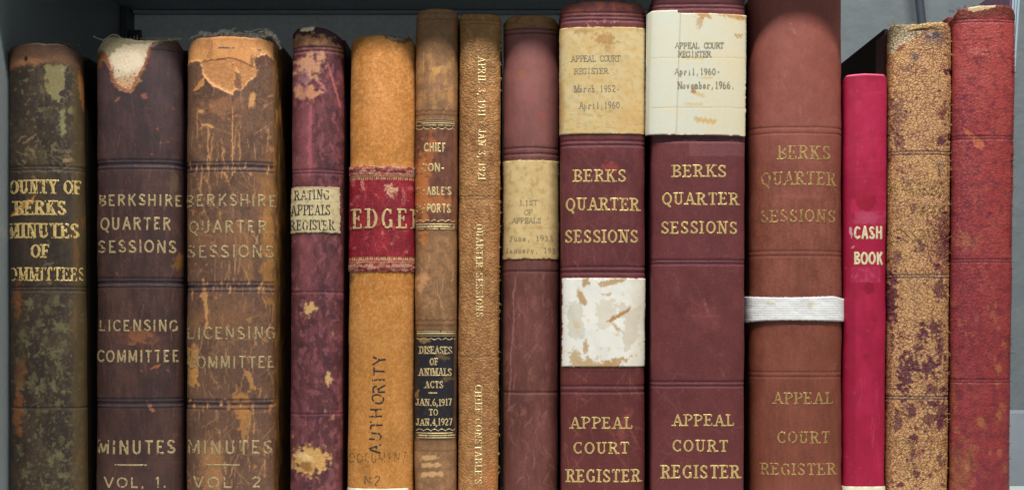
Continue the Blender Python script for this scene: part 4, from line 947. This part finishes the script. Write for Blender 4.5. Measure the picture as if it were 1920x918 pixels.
def pl9b(c):
    c.poly([(1064, 570), (1092, 560), (1094, 640), (1066, 630)], (206, 200, 184), .8, 6, 10, 1, 251); c.poly([(1118, 568), (1152, 560), (1150, 610), (1120, 618)], (210, 200, 180), .7, 6, 9, 1, 252)
    c.poly([(1150, 570), (1200, 575), (1196, 640), (1168, 660), (1170, 600)], (200, 184, 160), .6, 8, 12, 1, 253); c.mix(sm(1170, 1200, c.X + (c.n(20, 20, 3, 254) - .5) * 20) * .5, (206, 190, 162))
    b_ = (184, 148, 104)
    c.poly([(1090, 524), (1104, 520), (1106, 532), (1094, 538)], b_, .95, 3, 6, 2.2, 255); c.poly([(1120, 530), (1150, 522), (1176, 520), (1170, 528), (1140, 536), (1126, 538)], b_, .9, 3, 6, 2.2, 256)
    c.poly([(1082, 543), (1090, 546), (1102, 566), (1098, 572), (1090, 570), (1082, 556)], b_, .95, 2, 6, 2, 257); c.poly([(1136, 602), (1150, 592), (1182, 576), (1178, 586), (1160, 594), (1146, 604)], (176, 134, 88), 1, 2.5, 6, 1.8, 258)
    c.poly([(1126, 551), (1146, 548), (1144, 555)], b_, .8, 2, 6, 2, 259); c.poly([(1146, 605), (1156, 608), (1166, 622), (1158, 622)], b_, .8, 3, 6, 2, 260)
    c.blob(1098, 650, 5, 12, b_, .85, 0, .5, 6, .3, 261); c.blob(1078, 672, 9, 18, (188, 158, 110), .85, 0, .8, 8, .3, 262); c.blob(1100, 684, 20, 14, (188, 158, 110), .9, 0, .7, 8, .3, 263)
    c.blob(1150, 680, 28, 7, (184, 146, 98), .9, -.35, .9, 7, .3, 264); c.blob(1140, 684, 20, 9, (184, 146, 98), .9, 0, .8, 7, .3, 265); c.blob(1080, 608, 7, 6, (214, 190, 146), .8, .5, .8, 6, .4, 266)
    c.wear_spots(26, (1056, 525, 1204, 684), 1.5, 4, (214, 192, 150), .7, 267); c.mix((1 - sm(1054, 1060, c.X)) * .5, (190, 184, 160)); c.mix(sm(684, 688, c.Y) * .6, (176, 148, 104))
label_patch(B9, B9, 'paper_label', rect_sdf(1054.5, 521, 1209, 687, .8, 10, 268), (1051, 517, 1212, 691), (232, 230, 220), pl9b, cell=1.3)['label'] = 'stained white paper label without writing'
def gilt(book, rows, mat, seed, T=.175, t=.1, wear=.14, **k):
    for i, (tx, a, b_, y0, y1) in enumerate(rows): text(book, tx, a, b_, y0, y1, mat, T=T, t=t, wear=wear, seed=seed + i, space=.17, **k)
gilt(B9, (('BERKS', 1075, 1174, 318, 341), ('QUARTER', 1061, 1199, 371, 395), ('SESSIONS', 1059, 1196, 431, 455), ('APPEAL', 1069, 1186, 781, 803), ('COURT', 1075, 1180, 828, 850), ('REGISTER', 1062, 1200, 879, 903)), 'gold', 120, T=.165, wear=.14)

def p10(c, b):
    leather(c, (86, 38, 41), (116, 58, 57), 271, .35, .15, .2); c.mix(sm(480, 560, c.Y) * .3, (106, 52, 50))
    c.scratches(40, (1224, 500, 1390, 900), 8, 40, 1.4, (136, 84, 80), .35, (-10, 80), 272, 2); c.blob(1320, 590, 30, 22, (128, 66, 66), .5, .6, .8, 16, .5, 273)
    c.wear_spots(120, (1224, 270, 1390, 900), .7, 2, (146, 86, 82), .35, 2741); c.wear_spots(14, (1224, 480, 1390, 900), 4, 12, (118, 64, 62), .35, 2742, 1.5)
    c.line(1320, 560, 1330, 590, 3, (146, 92, 88), .6, 5, 8, 274); c.line(1296, 592, 1350, 592, 3, (140, 84, 80), .4, 3, 14, 275); c.line(1324, 445, 1336, 472, 2, (70, 44, 58), .7, 3, 9, 276)
    c.scratches(20, (1224, 700, 1300, 900), 10, 50, 2, (124, 76, 76), .3, (100, 140), 277, 2)
    c.mix(((c.X > 1292) & (c.Y > 256) & (c.Y < 292)) * .35, (136, 86, 88))
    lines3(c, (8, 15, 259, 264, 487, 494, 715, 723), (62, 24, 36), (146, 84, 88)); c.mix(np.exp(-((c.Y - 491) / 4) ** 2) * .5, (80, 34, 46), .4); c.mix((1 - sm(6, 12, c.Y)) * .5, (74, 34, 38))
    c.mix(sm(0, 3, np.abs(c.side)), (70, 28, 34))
B10 = Book('ledger_book', 'maroon Berks Quarter Sessions register wrapped in cream paper typed April 1960 to November 1966', (1221, 1219), (1397, 1395),
          [(0, -4), (.06, -12), (.3, -15), (.9, -14), (1, -6)], -.018, p10, 'smooth', (100, 47, 50), .25, 3.0, seed=10, topnoise=.3)
WR = Wrap((1215, 1207), (1399, 1398), -.0092, .25, 2.8)
def pl10(c):
    c.mix(sm(.35, .7, c.n(40, 40, 4, 281)) * .4, (216, 202, 168)); c.mix(sm(1300, 1390, c.X) * .45, (212, 194, 154)); c.mix((1 - sm(1262, 1290, c.X)) * .35, (212, 215, 202))
    br = (178, 128, 70)
    c.blob(1318, 28, 15, 7, br, .8, .1, .9, 7, .35, 282); c.blob(1312, 42, 6, 10, br, .6, 0, .9, 6, .4, 283); c.blob(1372, 28, 24, 6, br, .75, .1, .9, 7, .35, 284); c.blob(1388, 34, 8, 6, br, .6, 0, .8, 6, .4, 285)
    c.blob(1300, 172, 5, 4.5, (172, 118, 54), .9, 0, .4, 5, .3, 286); c.blob(1312, 178, 9, 4, (206, 168, 100), .7, .3, .7, 5, .4, 287)
    for i in range(13): c.blob(1304 + i * 3, 222 + (i % 3) * 2 + i * .4, 3, 4, (204, 164, 96), .7, 0, .8, 4, .4, 288 + i)
    for i in range(9): c.blob(1284 + i * 4, 195 + (i % 2), 3, 2.4, (210, 176, 120), .6, 0, .8, 4, .4, 301 + i)
    for i in range(7): c.blob(1316 + i * 3, 146 + (i % 2), 2.5, 2.2, (206, 176, 110), .6, 0, .8, 4, .4, 311 + i); c.blob(1378 + i * 2, 64 + (i % 3) * 3, 2, 2, br, .7, 0, .6, 4, .4, 320 + i)
    for i in range(6): c.blob(1282 + i * 7, 109 + (i % 2), 3, 2, (206, 168, 100), .7, 0, .8, 4, .4, 330 + i)
    c.rule(109, 1.2, (206, 178, 130), .7, .5, 1.0, 340, 1222, 1400); c.rule(202, 1.3, (196, 164, 116), .7, .6, 1.2, 341, 1222, 1400)
    xf = 1276 - (c.Y - 20) * .035
    c.mix(np.exp(-((c.X - xf) / 1.1) ** 2) * .7, (176, 162, 128), -.8); c.h += .8 * (1 - sm(xf - 1, xf + 1, c.X))
    c.mix(np.exp(-((c.X - 1221 + (c.Y - 20) * .02) / 1.5) ** 2) * .5, (190, 178, 140), -.6)
    c.wear_spots(60, (1215, 25, 1392, 250), .8, 1.8, (206, 180, 130), .5, 342)
def f10(X, Y):
    top = np.where(X < 1270, 19.5, 24.5 + .02 * (X - 1270)) + 6 * sm(1226, 1210, X)
    q = np.maximum(np.maximum(1200 - X, X - (1398 - (Y - 25) * .008)), np.maximum(top - Y, Y - (252 + .012 * (X - 1207))))
    return q + (fbm(X, Y, 12, None, 3, 343) - .5) * 1.2
L10 = label_patch(WR, B10, 'paper_wrapper', f10, (1200, 14, 1402, 258), (208, 207, 188), pl10, cell=1.4, off=.0008, thick=.0004)
g = dict(T=.105, t=.105, mono=True, wear=.15, off=.0012, emb=.00002, parent=L10, book=B10, name='typed_text', track=.8, cell=.36)
text(WR, 'APPEAL COURT', 1266, 1357, 80, 91, 'ink', seed=130, **g); text(WR, 'REGISTER', 1271, 1333, 96, 107, 'ink', seed=131, **g)
text(WR, 'April,1960-', 1265, 1350, 128, 140, 'ink', seed=132, **g); text(WR, 'November,1966.', 1271, 1377, 153, 166, 'ink', seed=133, **g)
gilt(B10, (('BERKS', 1260, 1362, 309, 332), ('QUARTER', 1241, 1385, 361, 384), ('SESSIONS', 1239, 1382, 415, 438), ('APPEAL', 1261, 1377, 776, 798), ('COURT', 1261, 1365, 824, 846), ('REGISTER', 1240, 1387, 871, 896)), 'gold', 140, T=.165, wear=.12)

def p11(c, b):
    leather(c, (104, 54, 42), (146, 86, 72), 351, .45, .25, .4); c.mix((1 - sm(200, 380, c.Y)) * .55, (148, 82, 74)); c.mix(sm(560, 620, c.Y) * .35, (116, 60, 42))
    c.scratches(60, (1408, 30, 1570, 240), 8, 34, .9, (166, 108, 94), .3, (50, 130), 352, 1.5); c.scratches(50, (1408, 250, 1570, 900), 6, 24, .9, (150, 92, 72), .35, (30, 120), 353, 1.5)
    c.wear_spots(160, (1408, 0, 1572, 900), .7, 2.2, (164, 104, 84), .35, 3531)
    c.line(1480, 45, 1496, 66, 1.4, (186, 130, 112), .4, 5, 8, 354); c.blob(1500, 368, 40, 4, (150, 84, 74), .5, 0, .6, 12, .5, 355)
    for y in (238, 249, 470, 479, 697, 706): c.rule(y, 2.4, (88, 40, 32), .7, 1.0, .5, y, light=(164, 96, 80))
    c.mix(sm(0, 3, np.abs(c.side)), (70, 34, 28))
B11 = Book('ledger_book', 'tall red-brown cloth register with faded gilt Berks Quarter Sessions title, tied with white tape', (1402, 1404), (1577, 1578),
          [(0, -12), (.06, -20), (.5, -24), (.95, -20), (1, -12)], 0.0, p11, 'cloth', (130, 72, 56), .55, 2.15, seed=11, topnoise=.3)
gilt(B11, (('BERKS', 1458, 1557, 273, 299), ('QUARTER', 1427, 1568, 322, 347), ('SESSIONS', 1426, 1567, 393, 416), ('APPEAL', 1450, 1562, 735, 757), ('COURT', 1457, 1556, 808, 830), ('REGISTER', 1426, 1567, 868, 890)),
     'fadedgold', 766, T=.16, t=.09, wear=.3, slope=0, weardir=lambda X, Y: .02 - .05 * sm(1500, 1440, X))
# cloth tape tied round it
TW = Wrap((1397, 1397), (1582, 1582), -.0012, .58, 2.15)
def tape_make():
    yt = lambda X: 555 + 2.2 * np.sin((X - 1400) / 48.) + 5 * sm(1560, 1584, X); yb_ = lambda X: 602 - 2.0 * np.sin((X - 1390) / 60.) + 2 * sm(1440, 1400, X)
    nc = 150; t = np.linspace(-1, 1, nc); tt = .7 * t + .3 * np.sin(t * np.pi / 2); dd = np.array([.004, .01, .02, .05, .1, .22])
    tcol = np.concatenate([-np.ones(6), tt, np.ones(6)]); dcol = np.concatenate([dd[::-1], 0 * tt, dd])
    px = np.clip(TW.px_of(TW.xc + TW.hw * tcol, TW.yc(tcol)), 1397, 1582); nr = 34; v = np.linspace(0, 1, nr)[:, None]
    PY = yt(px)[None] + (yb_(px) - yt(px))[None] * v; PX = np.repeat(px[None], nr, 0)
    edge = np.minimum(v, 1 - v) * 47
    PY = PY + (edge < 2) * (fbm(PX, PY, 3, None, 2, 361) - .5) * 1.6
    c = Canvas(PX, PY, (232, 232, 230), .9)
    c.mix(sm(.4, .7, c.n(30, 20, 4, 362)) * .3, (196, 198, 204)); c.blob(1445, 568, 10, 3, (216, 202, 168), .7, 0, .7, 6, .5, 363); c.blob(1519, 570, 5, 6, (212, 196, 164), .7, 0, .7, 6, .5, 364)
    c.h += .07 * np.sin(PY * 1.55 + .5 * np.sin(PX * .7)) * np.sin(PX * 1.3) + .03 * np.sin(PY * 2.6) + (c.n(30, 16, 3, 365) - .5) * 2.2
    off = (.0004 + c.h * S * .35) * np.ones_like(PX); off[0] -= .0006; off[-1] -= .0006
    P = TW.at(np.repeat(tcol[None], nr, 0), PY, off); P[..., 1] += dcol[None]
    me = mesh_np('cloth_tape', (P.reshape(-1, 3)), grid_faces(nr, len(tcol)), np.concatenate([c.c, c.r[..., None]], -1).reshape(-1, 4), c.k.reshape(-1))
    o = link('cloth_tape', me, M['tape'])
    tag(o, 'white woven cloth tape tied round the tall red-brown register', 'tape')
    rs = np.random.RandomState(4); cs = []
    for i in range(16):
        y = 562 + rs.uniform(-2, 36); t = np.linspace(0, 1, 6); x = 1582 + t * rs.uniform(1, 4); yy = y + t * rs.uniform(-3, 3)
        k = (D + .02) / D * S; cs.append((np.stack([(x - 960) * k, .021 + 0 * t, ZC + (EYE - yy) * k], -1), np.linspace(.0003, .0001, 6)))
    tubes('frayed_edge', cs, M['greyfibre'], o)
tape_make()

# ------------------------------------------------------------------ 12 cash book
def p12(c, b):
    c.mix(sm(.35, .7, c.n(40, 80, 4, 371)) * .35, (186, 34, 78)); c.mix((1 - sm(1602, 1606, c.X)) * .55, (134, 8, 44)); c.mix(np.exp(-((c.Y - 240) / 90.) ** 2) * .3, (196, 44, 88))
    m = (c.Y > 367) & (c.Y < 552) & (c.X > 1594); c.mix(m * .35, (158, 14, 52)); m = (c.Y > 372) & (c.Y < 400) & (c.X > 1596); c.mix(m * .4, (190, 40, 82))
    c.mix(sm(.45, .8, c.n(20, 40, 5, 3711)) * .3, (136, 14, 48)); c.mix((1 - sm(0, 14, c.topd + (c.n(8, 8, 3, 3712) - .5) * 14)) * .4, (128, 16, 44)); c.wear_spots(60, (1584, 150, 1660, 900), .7, 2.2, (200, 84, 116), .35, 3713)
    c.poly([(1606, 374), (1640, 366), (1644, 380), (1632, 396), (1616, 396), (1606, 386)], (146, 10, 42), .85, 2, 7, 1, 372); c.blob(1628, 408, 26, 10, (196, 96, 128), .4, 0, .6, 10, .6, 373)
    m = (c.Y > 500) & (c.Y < 529) & (c.X > 1596) & (c.X < 1650); c.mix(m * .3, (176, 52, 88)); c.mix(m * sm(.5, .7, c.n(9, 9, 3, 374)) * .25, (196, 100, 130))
    c.blob(1630, 540, 10, 11, (134, 8, 40), .9, 0, .25, 8, .12, 375); c.blob(1624, 669, 7, 7, (140, 10, 44), .75, 0, .4, 6, .3, 376)
    c.line(1594, 426, 1597, 446, 3, (214, 150, 170), .9, 2, 6, 377); c.line(1596, 464, 1602, 462, 2.5, (206, 130, 150), .8, 2, 6, 378); c.scratches(20, (1600, 700, 1655, 900), 6, 40, .9, (196, 80, 114), .3, (80, 100), 379, 1)
    c.scratches(26, (1590, 150, 1658, 360), 20, 60, .9, (186, 60, 96), .2, (-3, 3), 380, .6, 0)
    t = c.topd; c.mix((1 - sm(1.5, 3.5, t)) * .8, (226, 92, 128)); c.mix(sm(0, 3, np.abs(c.side)), (130, 10, 46))  # bright line along the head: a highlight painted into the colour
B12 = Book('ledger_book', 'short slim crimson book with gold title Cash Book', (1582, 1579), (1664, 1658),
          [(0, 145), (.06, 140), (.5, 138), (.94, 139), (1, 144)], .020, p12, 'crimson', (158, 18, 56), .42, 2.8, bmat='board_red', seed=12, topnoise=.15, capr=3, rough=.5, depth=.16)
g = dict(serif=False, mono=True, T=.17, wear=.1, space=.14)
text(B12, 'CASH', 1602, 1655, 424, 448, 'whitegold', seed=170, **g); text(B12, 'BOOK', 1601, 1656, 472, 496, 'whitegold', seed=171, **g)
label_patch(B12, B12, 'paper_label', rect_sdf(1577, 911, 1668, 975, .4, 10, 381), (1575, 907, 1670, 980), (222, 214, 190), plw, cell=2.2)

# ------------------------------------------------------------------ 13 speckled goatskin
def p13(c, b):
    dk = (92, 32, 50)
    c.k[:] = .7 + .4 * (c.n(30, 40, 3, 391) - .5); c.mix(sm(.4, .7, c.n(24, 40, 4, 392)) * .4, (214, 168, 104)); c.mix(sm(.5, .75, c.n(16, 24, 4, 393)) * .35, (160, 112, 62))
    reg = -.14 + .12 * sm(560, 680, c.Y) + .12 * (1 - sm(1676, 1692, c.X)) * sm(200, 240, c.Y) * (1 - sm(290, 320, c.Y)) + .22 * sm(1745, 1775, c.X) * sm(360, 420, c.Y) * (1 - sm(500, 520, c.Y)) \
          + .3 * (1 - sm(1672, 1684, c.X)) * sm(480, 520, c.Y) * (1 - sm(600, 620, c.Y)) + .12 * sm(1750, 1775, c.X) * (1 - sm(340, 400, c.Y))
    c.patch(.72, 24, 26, dk, .95, .02, 6, 394, reg, -.8); c.patch(.74, 11, 12, dk, .85, .03, 5, 395, reg * 1.1 + .0, -.6); c.patch(.70, 16, 22, (160, 84, 66), .5, .05, 5, 396, reg)
    m = sm(1730, 1760, c.X) * sm(380, 430, c.Y) * (1 - sm(500, 516, c.Y)); c.mix(m * .45, (156, 66, 58)); c.k += m * .3
    c.scratches(40, (1735, 380, 1778, 620), 10, 40, 1.6, (204, 150, 84), .8, (70, 120), 397, 3, .4)
    c.mix((1 - sm(1668, 1676, c.X + (c.n(10, 40, 3, 398) - .5) * 8)) * .5, (124, 76, 48))
    c.wear_spots(12, (1668, 120, 1775, 350), 3, 9, (136, 60, 58), .6, 399)
    for q, (bx_, by_, rx_, ry_, a_) in enumerate(((1732, 624, 11, 15, .95), (1754, 612, 10, 12, .9), (1738, 690, 22, 15, .95), (1762, 655, 7, 22, .7), (1697, 700, 12, 38, .95), (1722, 655, 12, 8, .8), (1672, 560, 9, 46, .9),
            (1762, 545, 12, 18, .8), (1708, 771, 9, 13, .9), (1682, 790, 7, 18, .8), (1742, 784, 14, 12, .75), (1766, 775, 9, 28, .8), (1682, 222, 13, 42, .6), (1770, 209, 5, 12, .7), (1711, 390, 6, 8, .8),
            (1768, 440, 12, 56, .55), (1727, 463, 7, 11, .8), (1682, 480, 8, 14, .7), (1746, 730, 12, 10, .8), (1712, 850, 5, 18, .7), (1764, 862, 6, 14, .7), (1690, 268, 8, 10, .6), (1700, 130, 12, 6, .5), (1672, 640, 4, 14, .7))):
        c.blob(bx_, by_, rx_, ry_, (88, 32, 50), a_, 0, 1.1, 9, .12, 3900 + q, -.8)
    # head: pale torn lining, blue stains
    c.poly([(1650, 30), (1735, 30), (1732, 58), (1722, 66), (1706, 76), (1690, 84), (1676, 96), (1664, 96)], (212, 196, 156), 1, 4, 9, 1, 400, -.8)
    c.poly([(1650, 30), (1700, 30), (1694, 56), (1684, 62), (1676, 70), (1664, 74)], (140, 128, 84), .6, 4, 9, 3, 401)
    c.poly([(1684, 84), (1698, 82), (1694, 92), (1680, 98)], (124, 60, 40), .8, 3, 7, 1.2, 402, .4)
    c.poly([(1705, 40), (1770, 40), (1765, 52), (1735, 56), (1708, 60)], (204, 170, 106), .9, 4, 8, 1.2, 403)
    for i in range(18): c.line(1700 + i * 2, 58 - i * .5, 1735 + i * 2.4, 47 + (i * 5 % 9), 1.3, ((218, 182, 112), (112, 86, 48))[i % 2], .8, 2, 14, 404 + i, .5)
    c.blob(1752, 66, 14, 7, (46, 50, 68), .95, -.25, .5, 7, .3, 422, -.5); c.blob(1752, 70, 22, 15, (96, 90, 84), .6, 0, .5, 9, .6, 423); c.blob(1745, 63, 5, 3.5, (206, 180, 156), .95, .3, .4, 5, .3, 424)
    c.blob(1716, 108, 7, 7, (86, 84, 88), .85, 0, .5, 6, .5, 425); c.blob(1762, 308, 8, 8, (110, 108, 100), .5, 0, .7, 6, .5, 426)
    for y in (284, 290, 515, 520, 743, 748): c.rule(y, 2.6, (60, 26, 34), .92, 1.1, .5, y)
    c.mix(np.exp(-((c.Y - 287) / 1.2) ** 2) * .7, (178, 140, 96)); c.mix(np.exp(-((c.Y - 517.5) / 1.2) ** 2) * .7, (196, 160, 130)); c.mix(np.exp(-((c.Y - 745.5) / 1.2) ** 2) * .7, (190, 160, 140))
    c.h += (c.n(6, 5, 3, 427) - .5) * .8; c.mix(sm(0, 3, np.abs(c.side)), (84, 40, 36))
B13 = Book('ledger_book', 'speckled tan and purple grained leather book beside the crimson cash book', (1664, 1658), (1784, 1776),
          [(0, 52), (.04, 45), (.1, 44), (.35, 46), (.5, 45), (.7, 42), (.85, 41), (.95, 42), (1, 50)], .020, p13, 'goat', (204, 156, 104), .42, 2.7, bmat='board_black', seed=13, topnoise=1.2, board_top=-2, step=1.3, rough=.45)
g = dict(T=.12, t=.07, wear=.5, emb=.0004, off=.0001)
for i, (tx, a, b_, y0, y1) in enumerate((('BERKSHIRE', 1664, 1776, 341, 364), ('QUARTER', 1672, 1772, 384, 404), ('SESSIONS', 1668, 1774, 428, 452), ('ATTENDANCE', 1664, 1776, 822, 842), ('BOOK', 1688, 1762, 872, 892))):
    text(B13, tx, a, b_, y0, y1, 'blind', seed=180 + i, **g)
rs = np.random.RandomState(21)
tubes('frayed_edge', fibre_curves(B13, [(1783 - 8 * y / 918, y, rs.uniform(0, 5), rs.uniform(-6, 6), 2, 12) for y in rs.uniform(60, 900, 34)], 6, .00032) +
      fibre_curves(B13, [(x, 47, rs.uniform(-8, 8), rs.uniform(-9, -1), 2, 2) for x in rs.uniform(1664, 1780, 26)], 7, .0003), M['tanfibre'], B13.root)

# ------------------------------------------------------------------ 14 red grained leather
def p14(c, b):
    c.k[:] = .3 + .35 * (c.n(30, 50, 3, 431) - .5) + .35 * np.exp(-((c.X - 1800) / 26.) ** 2) * (sm(150, 200, c.Y)) * (1 - sm(600, 800, c.Y))
    c.mix(sm(.4, .7, c.n(40, 60, 4, 432)) * .4, (168, 82, 72)); c.mix(sm(.45, .75, c.n(24, 50, 4, 433)) * .35, (132, 50, 50)); c.mix((1 - sm(1800, 1850, c.X)) * .35, (150, 66, 72)); c.mix(sm(1850, 1890, c.X) * .25, (156, 58, 46))
    c.patch(.72, 18, 12, (112, 46, 54), .5, .08, 5, 434, .06 * (1 - sm(1810, 1850, c.X)), -.4)
    c.poly([(1806, 238), (1818, 244), (1844, 264), (1846, 274), (1838, 280), (1828, 272), (1824, 262), (1808, 246)], (196, 112, 70), .9, 2, 8, 1, 435, -.5)
    c.wear_spots(8, (1790, 560, 1890, 900), 2, 5, (180, 108, 72), .5, 436, 2.0); c.wear_spots(60, (1785, 300, 1890, 900), 2, 8, (172, 94, 82), .4, 437)
    c.blob(1840, 792, 7, 13, (186, 128, 76), .7, -.4, .6, 8, .3, 438); c.blob(1876, 770, 6, 18, (184, 124, 74), .65, .4, .7, 8, .3, 439); c.blob(1872, 690, 6, 9, (196, 132, 76), .7, 0, .6, 8, .4, 440)
    c.blob(1796, 890, 24, 60, (154, 104, 62), .75, .1, .8, 16, .25, 441, -.5); c.blob(1818, 860, 12, 26, (160, 110, 66), .5, 0, .8, 12, .4, 442); c.blob(1788, 740, 7, 60, (160, 96, 62), .7, 0, .8, 14, .5, 443)
    c.blob(1810, 450, 24, 14, (172, 110, 78), .6, .2, .9, 12, .4, 444); c.blob(1835, 98, 22, 7, (206, 122, 106), .6, .1, .9, 8, .4, 445, .5); c.line(1838, 98, 1852, 100, 2, (70, 20, 24), .9, 1, 6, 446, -.6)
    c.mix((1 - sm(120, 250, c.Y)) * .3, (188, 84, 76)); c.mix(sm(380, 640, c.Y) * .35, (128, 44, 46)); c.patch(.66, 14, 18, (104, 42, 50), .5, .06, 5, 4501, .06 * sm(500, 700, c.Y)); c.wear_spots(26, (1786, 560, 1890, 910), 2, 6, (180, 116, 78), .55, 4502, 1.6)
    c.mix((c.Y > 870) * sm(1810, 1830, c.X) * .4, (112, 36, 46))
    t = c.topd; c.mix((1 - sm(20, 24, t)) * .95, (112, 52, 36)); c.mix((1 - sm(20, 24, t)) * sm(.5, .7, c.n(12, 10, 4, 447)) * .6, (70, 26, 22))
    c.poly([(1812, 10), (1870, 8), (1866, 14), (1846, 18), (1830, 22), (1816, 18)], (196, 176, 132), 1, 2.5, 7, 1, 448, -.6)
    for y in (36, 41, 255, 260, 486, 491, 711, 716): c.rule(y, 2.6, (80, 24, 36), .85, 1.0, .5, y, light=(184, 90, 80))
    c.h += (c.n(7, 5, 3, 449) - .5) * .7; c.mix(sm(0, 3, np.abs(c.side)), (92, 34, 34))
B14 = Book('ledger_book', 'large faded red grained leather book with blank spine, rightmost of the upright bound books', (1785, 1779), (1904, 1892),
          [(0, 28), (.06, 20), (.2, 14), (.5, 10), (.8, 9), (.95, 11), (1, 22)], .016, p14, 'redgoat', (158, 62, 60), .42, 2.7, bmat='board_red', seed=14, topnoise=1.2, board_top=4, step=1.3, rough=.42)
rs = np.random.RandomState(31)
tubes('frayed_edge', fibre_curves(B14, [(1903 - 11 * y / 918, y, rs.uniform(0, 4), rs.uniform(-5, 5), 1.5, 14) for y in rs.uniform(60, 910, 46)], 8, .00032) +
      fibre_curves(B14, [(1893, 661, 12, 1, .5, 14)], 9, .0004) +
      fibre_curves(B14, [(x, 14 + 8 * sm(1820, 1785, x), rs.uniform(-5, 5), rs.uniform(-6, -1), 2, 2) for x in rs.uniform(1785, 1900, 30)], 10, .0003), M['redfibre'], B14.root)

# ------------------------------------------------------------------ pale folder leaning at the right edge
fo = bpy.data.objects.new('leaning_folder', None); COL.objects.link(fo)
tag(fo, 'pale blue-grey folder leaning at the right edge of the photo, mostly cut off', 'folder')
k = (D + .1) / D * S; X0 = (1896 - 960) * k
fo.location = (X0 - .004, .10, 0); fo.rotation_euler = (0, math.radians(3.6), 0)
M['folder'] = plain('pale_blue_card', (150, 172, 184), .45, 0, 120, .06, .1, .5)
M['folder_edge'] = plain('purple_folder_edge', (96, 70, 98), .6, 0, 120, .15, .1)
for i, mt in enumerate(('folder_edge', 'folder', 'folder', 'folder')):
    box(('spine_strip', 'cover', 'divider', 'cover')[i], (-.024 + i * .0022, 0, .0), (-.0222 + i * .0022, .22, .44 - i * .004), M[mt], fo, .0004)
